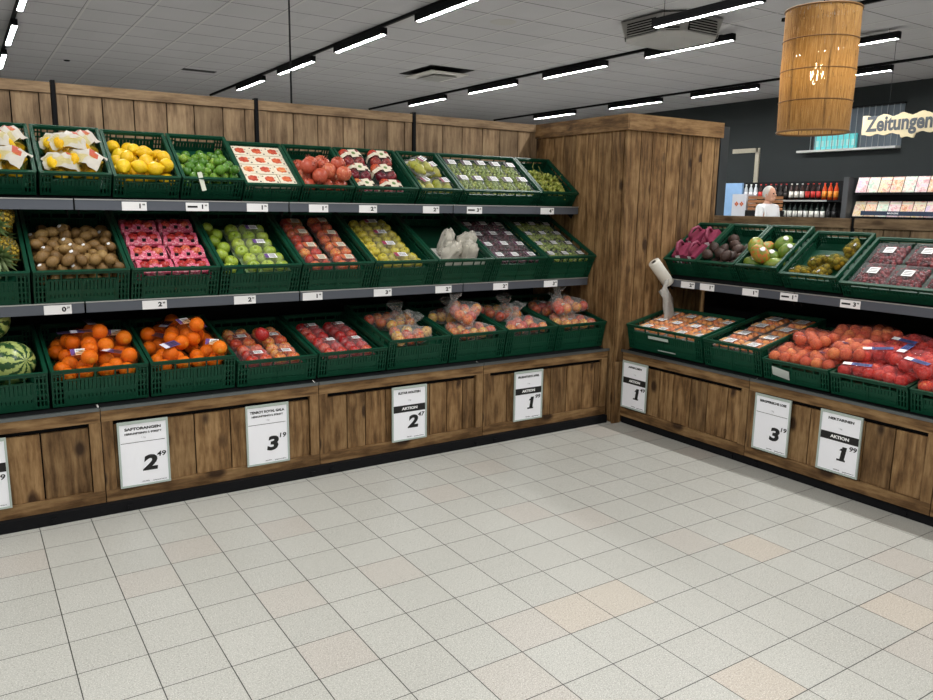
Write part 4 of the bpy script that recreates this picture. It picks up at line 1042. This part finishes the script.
def sign(F, l1, l2, big, ct, aktion, label, W=.212):
    r = thing('price_sign', label, 'price sign', F); H = .3
    m = MB(); m.box(0, W, -.012, -.006, 0, .008); m.box(0, W, -.012, -.006, H-.012, H); m.box(0, .008, -.012, -.006, .008, H-.012); m.box(W-.008, W, -.012, -.006, .008, H-.012); m.box(0, W, -.006, -.004, 0, H)
    m.build('sign_frame', FRAME, r)
    sheet = MB().box(.008, W-.008, -.0075, -.006, .008, H-.012).build('paper_sheet', plain('sign_paper', 'f2f3f8', .45), r)
    y = -.0082
    def tx(s, size, x, z, bold=.012, shear=0, mat=INK, sx=1.0): mobj('lettering', text_mesh(s, size, bold, shear, mat, sx), sheet, (x, y-.0006 if mat is WHITE else y, z), (PI/2, 0, 0))
    tx(l1, .0165, W/2, H-.036, .04, 0, INK, 1.3 if len(l1) < 13 else 1.0)
    if l2: tx(l2, .0115, W/2, H-.057, .035, 0, INK, 1.05)
    tx('1 kg', .011, W/2, H-.078, 0, 0, plain('pale_ink', 'b0b0b4', .7))
    if aktion:
        MB().box(.009, W-.009, y, y+.0006, H-.142, H-.104).build('black_band', INK, sheet)
        tx('AKTION', .020, W/2+.002, H-.123, .04, 0, WHITE, 1.25)
    else: MB().box(.012, W-.016, y, y+.0006, H-.0985, H-.0965).build('ruled_line', INK, sheet)
    if big == '1':
        MB().box(W*.60-.026, W*.60+.018, y, y+.0004, .0655, .0745).build('digit_serif', INK, sheet); m = MB(); b = m.addv([(W*.60-.016, y, .117), (W*.60+.006, y, .117), (W*.60+.008, y, .13), (W*.60-.008, y, .127)]); m.face((b, b+1, b+2, b+3)); m.build('digit_serif', INK, sheet)
    tx(big, .092, W*.60, .098, .045, .12, INK, 1.3); tx(ct, .031, W*.835, .135, .02, .12, INK, 1.25)
    tx('ohne Deko', .007, W*.5, .018, 0); tx('gueltig bis auf Widerruf', .006, W*.78, .016, 0)
SZ = .103
sign(LF(-3.548, FY, SZ), 'MELONEN', '', '0', '99', True, 'white price sign cut off by the left picture edge')
sign(LF(-2.92, FY, SZ), 'SAFTORANGEN', 'HERKUNFTSINFO S. ETIKETT', '2', '49', False, 'white price sign reading SAFTORANGEN 2.49')
sign(LF(-2.355, FY, SZ), 'TENROY ROYAL GALA', 'HERKUNFTSINFO S. ETIKETT', '3', '19', False, 'white price sign reading 3.19 on left base unit')
sign(LF(-1.572, FY, SZ), 'ELSTAR HOLSTEIN', '', '2', '47', True, 'white price sign with black AKTION band reading 2.47')
sign(LF(-.765, FY, SZ), 'FRUEHSTUECK APFEL', '', '1', '99', True, 'white AKTION price sign reading 1.99 left of wooden column')
sign(RF(-.045, FY, SZ+.012), 'APRIKOSEN', '', '1', '49', True, 'white AKTION price sign right next to wooden column')
sign(RF(-1.03, FY, SZ+.01), 'BERGPFIRSICHE LOSE', '', '3', '19', False, 'white price sign reading 3.19 under the peaches')
sign(RF(-1.404, FY, SZ+.01), 'NEKTARINEN', '', '1', '99', True, 'white AKTION price sign reading NEKTARINEN 1.99')

# ================================================================== PENDANT, CEILING UNITS, BACKGROUND
pc = Vector((1.06, -.53, 0)); PR, PZ0, PZ1 = .212, 1.835, 2.545
t = NT('woven_fibre')
tc = t.n.new('ShaderNodeTexCoord'); sp = t.n.new('ShaderNodeSeparateXYZ'); t.link(tc.outputs['Object'], sp.inputs[0])
an = t.math('ARCTAN2', sp.outputs[1], sp.outputs[0]); cb = t.n.new('ShaderNodeCombineXYZ'); t.link(t.math('MULTIPLY', an, 30.0), cb.inputs[0]); t.link(t.math('MULTIPLY', sp.outputs[2], 7.0), cb.inputs[1])
f = t.noise(cb.outputs[0], 1.0, 4, .6); t.link(t.ramp(f, [(.3, '5a4220'), (.5, '876438'), (.72, 'a88450')]), t.b.inputs['Base Color'])
t.b.inputs['Roughness'].default_value = .7; t.bump(f, .6, .004)
tl = t.n.new('ShaderNodeBsdfTranslucent'); t.link(t.ramp(f, [(.3, 'a27a42'), (.7, 'cba468')]), tl.inputs[0])
trp = t.n.new('ShaderNodeBsdfTransparent')
m1 = t.n.new('ShaderNodeMixShader'); m1.inputs[0].default_value = .5; t.link(t.b.outputs[0], m1.inputs[1]); t.link(tl.outputs[0], m1.inputs[2])
m2 = t.n.new('ShaderNodeMixShader'); t.link(t.math('MULTIPLY', t.math('GREATER_THAN', t.noise(cb.outputs[0], 2.1, 2), .62), .85), m2.inputs[0]); t.link(m1.outputs[0], m2.inputs[1]); t.link(trp.outputs[0], m2.inputs[2])
t.link(m2.outputs[0], t.out.inputs[0])
r = thing('woven_pendant_lamp', 'tall cylindrical woven fibre pendant lamp hanging above the right run', 'pendant lamp', (pc.x, pc.y, PZ0))
hp = PZ1-PZ0
m = MB()
m.lathe([(PR*.97, 0), (PR*1.01, hp*.5), (PR*1.0, hp)], 56); shade = m.build('lamp_shade', t.m, r, True)
HOOP = plain('dark_hoop', '6a4a22', .7)
for k, z in enumerate((0, .25, .5, .75, 1.0)):
    m = MB(); rr = PR*(.975+.035*min(1, z*2)); m.tube([(rr*math.cos(a), rr*math.sin(a), hp*z) for a in np.arange(49)*2*PI/48], 0.0038 if 0 < z < 1 else .006, 6, cap=False); m.build('hoop', HOOP, shade, True)
m = MB()
for a in range(3): m.tube([(0, 0, hp*.985), (PR*math.cos(a*2.1), PR*math.sin(a*2.1), hp*.985)], .004, 5)
for a in range(6): m.tube([(PR*.95*math.cos(a), PR*.95*math.sin(a), .005), (PR*.97*math.cos(a), PR*.97*math.sin(a), hp)], .004, 5)
m.build('wire_frame', HOOP, r)
MB().lathe([(0, .28), (.02, .285), (.042, .32), (.046, .35), (.03, .39), (.018, .41), (0, .41)], 16).build('bulb', emis('warm_bulb', 'ffe6b8', 9), r, True)
MB().tube([(0, 0, .405), (0, 0, .46)], .02, 10).build('bulb_socket', BLACK, r)
MB().tube([(0, 0, .46), (0, 0, CEIL-PZ0)], .004, 6).build('cable', BLACK, r)

r = thing('ceiling_cassette', 'large pale ceiling air unit with slatted sides behind hung light', 'ceiling air unit', (3.32, 2.80, 0)); r.scale = (.70, .70, 1)
m = MB(); n = 8; GR_ = plain('pale_grey_plastic', '918f8d', .6)
def octo(w, c): return [(w, -c), (w, c), (c, w), (-c, w), (-w, c), (-w, -c), (-c, -w), (c, -w)]
bb = m.addv([(x, y, 3.15) for x, y in octo(.46, .30)]); tt = m.addv([(x, y, 3.18) for x, y in octo(.60, .36)]); uu = m.addv([(x, y, CEIL-.02) for x, y in octo(.66, .42)])
m.face([bb+i for i in range(8)][::-1])
for lo_, hi_ in ((bb, tt), (tt, uu)):
    for i in range(8): m.face((lo_+i, lo_+(i+1) % 8, hi_+(i+1) % 8, hi_+i))
m.build('unit_body', GR_, r)
m = MB()
for s in range(8):
    a = s*PI/4; hw = .3 if s % 2 == 0 else .1; rad = .615 if s % 2 == 0 else .665
    old = Matrix.Rotation(a, 4, 'Z'); m.M = old
    m.box(rad-.004, rad+.035, -hw, hw, 3.19, CEIL-.035)
m.build('grille_recess', DARKM, r)
m = MB()
for s in range(8):
    a = s*PI/4; hw = .3 if s % 2 == 0 else .1; rad = .615 if s % 2 == 0 else .665; m.M = Matrix.Rotation(a, 4, 'Z')
    for k in range(6): m.box(rad+.03, rad+.05, -hw, hw, 3.195+k*.026, 3.203+k*.026)
m.build('grille_slats', GR_, r)
r = thing('ceiling_cassette', 'recessed ceiling air unit with lowered pale panel above left wall', 'ceiling air unit', (2.95, 7.2, 0)); r.scale = (.85, .9, 1)
MB().box(-.45, .45, -.55, .55, CEIL-.004, CEIL-.001).build('opening', DARKM, r)
MB().box(-.42, .36, -.50, .40, CEIL-.075, CEIL-.06).build('lowered_panel', plain('panel_white', 'c4c2bf', .6), r)
MB().box(-.25, .23, -.32, .28, CEIL-.096, CEIL-.0905).build('grille_plate', plain('grey_plate', '8f8f8d', .6), r)
for (x, y, w, d_, lb_) in ((-.05, 9.4, .5, .16, 'dark narrow vent in ceiling above lime crate'), (4.5, 10.0, .5, .16, 'dark narrow vent in ceiling beyond middle track')):
    tag(MB().box(x-w/2, x+w/2, y-d_/2, y+d_/2, CEIL-.006, CEIL-.001).build('ceiling_vent', DARKM), lb_, 'vent')
o = tag(MB().lathe([(0, CEIL-.008), (.13, CEIL-.008), (.15, CEIL-.001), (0, CEIL-.001)], 24).build('ceiling_speaker', plain('speaker_grey', '9f9d9a', .8)), 'round grey speaker disc in ceiling between two tracks', 'speaker'); o.location = (1.86, 3.92, 0)
o = tag(MB().lathe([(0, CEIL-.02), (.035, CEIL-.015), (.045, CEIL-.001), (0, CEIL-.001)], 16).build('ceiling_sensor', BLACK), 'small black dot sensor in ceiling at upper left', 'sensor'); o.location = (-1.87, 9.7, 0)
tag(MB().tube([(-1.76, .9, 1.92), (-1.76, .9, CEIL)], .0055, 8).build('hanging_rod', BLACK), 'thin black rod rising from plank wall to ceiling', 'rod')

# hanging sign
t_ = 'Zeitungen'
r = thing('hanging_sign', 'cream cut-out hanging sign reading Zeitungen in dark letters', 'sign', (6.0, 2.09, 2.27)); 
SG = Matrix.Rotation(-PI/2, 4, 'Z')
m = MB(); rs = np.random.RandomState(1); n = 46; Ls, Hs = .90, .25
up = [(i/n*Ls, Hs*(.90+.07*math.sin(i*.55+.4)+.03*rs.rand())) for i in range(n+1)]; dn = [(i/n*Ls, Hs*(.04+.045*math.sin(i*.7+1))-(.05 if 24 < i < 33 else 0)) for i in range(n+1)]
m.M = SG
fr = m.addv([(x, 0, z) for x, z in dn]+[(x, 0, z) for x, z in up[::-1]]); bk = m.addv([(x, .03, z) for x, z in dn]+[(x, .03, z) for x, z in up[::-1]])
N2 = 2*(n+1)
for i in range(n):
    a, b_ = fr+i, fr+i+1; c, d_ = fr+N2-1-(i+1), fr+N2-1-i; m.face((a, b_, c, d_)); a, b_ = bk+i, bk+i+1; c, d_ = bk+N2-1-(i+1), bk+N2-1-i; m.face((d_, c, b_, a))
for i in range(N2): m.face((fr+i, bk+i, bk+(i+1) % N2, fr+(i+1) % N2))
m.build('sign_board', plain('sign_cream', 'd2c4a0', .7), r)
me = text_mesh(t_, .24, .034, 0, plain('sign_letter_grey', '4c5258', .6), .80)
o = mobj('lettering', me, r); o.matrix_local = SG @ Matrix.Translation((Ls*.5, -.004, .128)) @ Matrix.Rotation(PI/2, 4, 'X')
for k, x in enumerate((.3, .86)):
    m = MB(); m.M = SG; m.tube([(x, .015, .2), (x, .015, CEIL-2.27)], .002, 5); m.build('suspension_wire', BLACK, r)

# wall shelf with cyan cartons behind bars
r = thing('wall_rack', 'barred wall rack with pale bottom shelf high on dark wall', 'rack', (9.2, 3.32, 2.36))
MB().box(-.012, -.002, 0, 1.52, .03, .70).build('back_board', plain('rack_back', '59656f', .6), r)
MB().box(-.16, -.002, 0, 1.74, 0, .035).build('shelf_board', plain('pale_shelf', 'c8cac8', .5), r)
MB().box(-.10, -.002, -.02, 1.54, .68, .70).build('top_rail', DARKM, r)
m = MB()
for k in range(16): m.box(-.098, -.09, .02+k*.1, .028+k*.1, .035, .68)
m.build('bars', plain('bar_grey', '8d969a', .4, .3), r)
CY = plain('cyan_carton', '78f0f2', .4)
cyb = MB().box(-.05, 0, 0, .085, 0, .24).mesh('cyan_carton', CY)
cyl = MB().box(-.052, -.0505, .012, .073, .05, .15).mesh('printed_panel', plain('cyan_print', 'b6f2f2', .5))
for k in range(8):
    o = put_mesh('cyan_carton', cyb, Matrix.Translation((9.17, 4.03+k*.0935, 2.396)), f'cyan carton on barred wall rack, {["first", "second", "third", "fourth", "fifth", "sixth", "seventh", "eighth"][7-k]} from left', 'carton', 'cyan cartons on the wall rack'); mobj('printed_panel', cyl, o)
tag(MB().box(9.15, 9.2, 2.5, 2.6, 2.28, 2.36).build('wall_box', plain('grey_box', '777a7b', .5)), 'small grey box on dark wall below hanging sign', 'wall box')
m = MB(); m.box(9.17, 9.2, 5.95, 6.52, 2.42, 2.50); m.box(9.17, 9.2, 5.92, 6.0, 1.86, 2.50)
tag(m.build('corner_frame', plain('frame_beige', 'b0aa98', .6, var=.15)), 'pale corner shaped frame strip on the dark wall', 'wall frame')

# magazine shelf
mr = thing('magazine_shelf', 'dark magazine shelf against the dark wall on the right', 'shelf', (8.6, 3.7, 0))
MB().box(.25, .5, -2.2, .0, 0, 1.9).build('back_panel', DARKM, mr)
for z in (1.29, 1.66): MB().box(-.02, .26, -2.2, -.05, z-.03, z).build('shelf_board', BLACK, mr)
MB().box(-.1, .5, .0, .09, 0, 1.9).build('side_panel', plain('rack_side', '3a3d40', .5), mr)
o = MB().box(-.06, -.05, -2.2, -.22, 1.31, 1.375).build('banner_strip', plain('navy_banner', '122a44', .5), mr)
me = text_mesh('MAGAZINE', .034, .01, 0, WHITE); o = mobj('banner_lettering', me, mr); o.matrix_local = Matrix.Translation((-.063, -.73, 1.343)) @ SG @ Matrix.Rotation(PI/2, 4, 'X')
def cover(nm, a, b, c):
    t = NT(nm); v = t.coords(objrand=True); f = t.noise(v, 11, 3, .7); g = t.noise(v, 45, 2, .6)
    col = t.ramp(f, [(.38, a), (.5, b), (.62, c)]); col = t.mix(t.math('MULTIPLY', t.math('GREATER_THAN', g, .58), .6), col, 'efe6e2'); t.link(col, t.b.inputs['Base Color']); t.b.inputs['Roughness'].default_value = .3
    return t.m
CV = [cover('cover_pink', 'd8a0a8', 'ecd8d2', 'd8c0d8'), cover('cover_yellow', 'e0c070', 'e8dcc0', 'd09080'), cover('cover_mint', 'b0ccb8', 'dce4d4', 'e0b0a8'), cover('cover_orange', 'd89070', 'ecd0a8', 'e0a0a0')]
MG = []
for c in CV: MG.append((MB().box(-.004, .004, 0, .172, 0, .245).mesh('magazine', c), MB().box(-.0052, -.0042, .01, .162, .195, .232).mesh('masthead', plain('masthead_pale', 'f0ead8', .5))))
for rw, (z, nn) in enumerate(((1.66, 7), (1.29, 7))):
    for k in range(nn):
        me, mh = MG[(k*2+rw+(k//2)) % 4]
        M_ = Matrix.Translation((8.63-.02*(1-rw), 3.66-.185*(k+1)+(.02 if rw else 0), z+.001)) @ Matrix.Rotation(math.radians(18), 4, 'Y')
        o = put_mesh('magazine', me, M_, f'pastel magazine in {"upper" if rw == 0 else "lower"} row, {["first", "second", "third", "fourth", "fifth", "sixth", "seventh"][k]} from left', 'magazine', 'magazines on the dark shelf'); mobj('masthead', mh, o)

# drinks shelf
dr = thing('drinks_shelf', 'dark drinks shelf beside the magazine shelf', 'shelf', (8.6, 3.8, 0))
MB().box(.28, .5, .02, 2.35, 0, 1.86).build('back_panel', DARKM, dr)
for z, c in ((1.545, LIP), (1.22, LIP)):
    MB().box(-.02, .29, .02, 2.35, z-.03, z).build('shelf_board', BLACK, dr); MB().box(-.03, -.02, .3, 1.55, z-.028, z-.002).build('shelf_edge', c, dr)
def bottle(col, lab, cap, h=.27, r=.036):
    def mk():
        R = thing('drink_bottle', 'x', 'bottle')
        MB().lathe([(0, 0), (r, 0), (r, h*.62), (r*.75, h*.75), (r*.36, h*.88), (r*.34, h*.95), (0, h*.95)], 10).build('bottle_body', plain('glass_'+col, col, .2), R, True)
        MB().lathe([(r*1.02, h*.15), (r*1.03, h*.15), (r*1.03, h*.52), (r*1.02, h*.52)], 10).build('label', plain('label_'+lab, lab, .5), R, True)
        MB().lathe([(0, h*.94), (r*.42, h*.94), (r*.42, h*1.01), (0, h*1.01)], 10).build('cap', plain('cap_'+cap, cap, .4), R, True)
        return R
    return Kind(mk)
Kk = [bottle('c8d0d4', 'e8ecee', 'e8e8e8'), bottle('2a1410', 'c03028', 'c02820'), bottle('1c1412', '2a2422', 'b02020'), bottle('382420', 'e0dcd4', 'e8e4dc'), bottle('c84820', 'e08a28', 'd8301c'), bottle('0e1214', '101214', '1c1c1c'), bottle('10201c', 'dcdcd8', '202020'), bottle('0c5048', '1c9c88', '146050')]
seq1 = [0, 0, 0, 0, 0, 0, 1, 1, 1, 2, 2, 2, 3, 3, 3, 1, 1, 1, 4, 4, 4]
seq2 = [0, 0, 0, 3, 3, 3, 7, 7, 6, 6, 6, 6, 6, 6, 6, 6, 6, 6, 6, 5, 5]
desc = {0: 'clear bottle with white label', 1: 'dark bottle with red label', 2: 'dark cola bottle with black label', 3: 'dark bottle with white label and cap', 4: 'orange bottle with red cap', 5: 'black bottle', 6: 'black bottle with small white label', 7: 'teal bottle'}
for z, sq, w in ((1.546, seq1, 'upper'), (1.222, seq2, 'lower')):
    cnt = {}
    for k, s_ in enumerate(sq):
        cnt[s_] = cnt.get(s_, 0)+1
        Kk[s_].put(Matrix.Translation((8.66, 6.06-k*.103, z)), f'{desc[s_]} on the {w} drinks shelf', f'{desc[s_]}s, {w} drinks shelf')
tag(MB().box(8.50, 8.55, 5.72, 6.08, 0, 1.84).build('display_board', plain('blue_display', '7fa4cc', .5, var=.2, vs=6)), 'light blue display board left of the drinks bottles', 'display board')
r = thing('display_box', 'white box with orange emblem in front of blue board', 'box', (7.6, 4.98, 0))
MB().box(-.1, .1, -.14, .14, 1.0, 1.62).build('box_body', plain('box_white', 'c8ccd4', .5), r); MB().box(-.12, .12, -.16, .16, 0, .999).build('stand', DARKM, r)
m = MB()
for y in (-.05, .05):
    for k in range(4): m.ball((-.102, y+.022*math.cos(k*1.57), 1.46+.022*math.sin(k*1.57)), .018, 8, 4, (.15, 1, 1))
m.build('orange_emblem', plain('emblem_orange', 'b8582c', .6), r)
r = thing('tray_stack', 'stack of tan wooden trays beside the white haired man', 'trays', (7.6, 4.55, 0))
for z in (1.36, 1.42, 1.48, 1.54): MB().box(-.15, .15, -.22, .22, z, z+.045).build('tray', plain('tan_tray', '9a6a44', .6), r)
MB().box(-.18, .18, -.24, .24, 0, 1.359).build('stand', DARKM, r)

# man behind the low wall, seen in profile facing right (-Y)
def skin_body(name, joints, bones, mat, parent, sub=2):
    me = bpy.data.meshes.new(name); me.from_pydata([j[0] for j in joints], bones, [])
    o = bpy.data.objects.new(name, me); COL.objects.link(o)
    sk = o.modifiers.new('skin', 'SKIN'); ly = me.skin_vertices[0] if me.skin_vertices else None
    if ly is None:
        bm = bmesh.new(); bm.from_mesh(me); bm.verts.layers.skin.verify(); bm.to_mesh(me); bm.free(); ly = me.skin_vertices[0]
    for i, j in enumerate(joints): ly.data[i].radius = j[1] if isinstance(j[1], tuple) else (j[1], j[1]); ly.data[i].use_root = (i == 0)
    ss = o.modifiers.new('sub', 'SUBSURF'); ss.levels = ss.render_levels = sub
    bpy.context.view_layer.update()
    m2_ = bpy.data.meshes.new_from_object(o.evaluated_get(bpy.context.evaluated_depsgraph_get()))
    bpy.data.objects.remove(o); m2_.materials.clear(); m2_.materials.append(mat)
    m2_.polygons.foreach_set('use_smooth', [True]*len(m2_.polygons))
    return mobj(name, m2_, parent)
r = thing('person', 'white haired man in white shirt facing right behind low wall', 'person', (7.0, 4.05, 0))
SKN = plain('skin', 'b98a72', .5); SHT = plain('white_shirt', 'd4d6d8', .8); TRS = plain('dark_trousers', '2a2c34', .8); HAIR = plain('white_hair', 'b4b2ae', .8)
# body coordinates: facing -Y, x is left/right
J = [((0, 0, .95), (.15, .11)), ((0, 0, 1.15), (.15, .11)), ((0, .02, 1.36), (.17, .11)), ((0, .02, 1.45), (.08, .07)), ((0, 0, 1.52), .05),
     ((-.18, .01, 1.40), .06), ((-.23, 0, 1.15), .045), ((-.21, -.14, .97), .036), ((.18, .01, 1.40), .06), ((.23, 0, 1.15), .045), ((.21, -.14, .97), .036),
     ((-.09, 0, .85), .09), ((-.1, -.01, .48), .06), ((-.1, .02, .09), .04), ((-.1, -.14, .04), .035), ((.09, 0, .85), .09), ((.1, -.01, .48), .06), ((.1, .02, .09), .04), ((.1, -.14, .04), .035)]
Bn = [(0, 1), (1, 2), (2, 3), (3, 4), (2, 5), (5, 6), (6, 7), (2, 8), (8, 9), (9, 10), (0, 11), (11, 12), (12, 13), (13, 14), (0, 15), (15, 16), (16, 17), (17, 18)]
skin_body('body', J, Bn, SKN, r)
J2 = [((0, 0, .92), (.165, .125)), ((0, 0, 1.15), (.165, .125)), ((0, .02, 1.36), (.185, .122)), ((0, .02, 1.46), (.09, .08)), ((-.18, .01, 1.40), .072), ((-.225, 0, 1.2), .058), ((.18, .01, 1.40), .072), ((.225, 0, 1.2), .058)]
skin_body('shirt', J2, [(0, 1), (1, 2), (2, 3), (2, 4), (4, 5), (2, 6), (6, 7)], SHT, r)
J3 = [((0, 0, .93), (.16, .125)), ((-.09, 0, .82), .10), ((-.1, -.01, .48), .075), ((-.1, .01, .10), .06), ((.09, 0, .82), .10), ((.1, -.01, .48), .075), ((.1, .01, .10), .06)]
skin_body('trousers', J3, [(0, 1), (1, 2), (2, 3), (0, 4), (4, 5), (5, 6)], TRS, r)
m = MB(); m.M = Matrix.Translation((0, -.01, 1.60)) @ Matrix.Diagonal((.076, .094, .118, 1))
m.ball((0, 0, 0), 1, 20, 14)
m.M = Matrix.Translation((0, -.01, 1.60))
m.ball((0, -.035, -.06), .058, 12, 8, (.95, 1, .9)); m.ball((0, -.097, -.012), .018, 8, 6, (.7, 1.1, 1.3)); m.ball((0, -.09, -.055), .02, 8, 6, (1.3, .6, .4))
for s in (-1, 1): m.ball((s*.076, .01, -.01), .026, 8, 6, (.3, .7, 1.1))
m.build('head', SKN, r, True)
m = MB(); m.M = Matrix.Translation((0, -.01, 1.60))
for s in (-1, 1): m.ball((s*.03, -.086, .012), .011, 8, 6)
m.build('eye', INK, r, True)
m = MB(); m.M = Matrix.Translation((0, .012, 1.615)) @ Matrix.Diagonal((.083, .098, .116, 1)); m.ball((0, 0, 0), 1, 18, 12)
# hair sits back and up: drop the face part
keep = [i for i, f_ in enumerate(m.f) if not (sum(m.v[k][1] for k in f_)/len(f_) < -.045 and sum(m.v[k][2] for k in f_)/len(f_) < 1.675) and sum(m.v[k][2] for k in f_)/len(f_) > 1.555]
m.f = [m.f[i] for i in keep]; m.mi = [0]*len(m.f); m.build('hair', HAIR, r, True)
for s in (-1, 1):
    m = MB(); bx = s*.21
    m.cbox((bx, -.17, .955), (.03, .08, .07))
    for k in range(4): m.tube([(bx, -.205, .985-.018*k), (bx-s*.004, -.24, .98-.018*k), (bx-s*.01, -.262+.006*abs(k-1), .965-.018*k)], [.009, .008, .006], 6)
    m.tube([(bx-s*.012, -.15, .98), (bx-s*.03, -.18, .99), (bx-s*.035, -.21, .98)], [.01, .009, .007], 6)
    m.build('hand', SKN, r, True)

# ================================================================== WORLD AND VIEW
w = bpy.data.worlds.new('world'); SC.world = w; w.use_nodes = True
w.node_tree.nodes['Background'].inputs[0].default_value = (.8, .85, .9, 1); w.node_tree.nodes['Background'].inputs[1].default_value = .05
SC.view_settings.view_transform = 'Standard'; SC.view_settings.look = 'None'; SC.view_settings.exposure = 1.38; SC.view_settings.gamma = 1
SC.view_settings.use_curve_mapping = False
SC.cycles.transparent_max_bounces = 24; SC.cycles.max_bounces = 8
SC.cycles.sample_clamp_indirect = 6
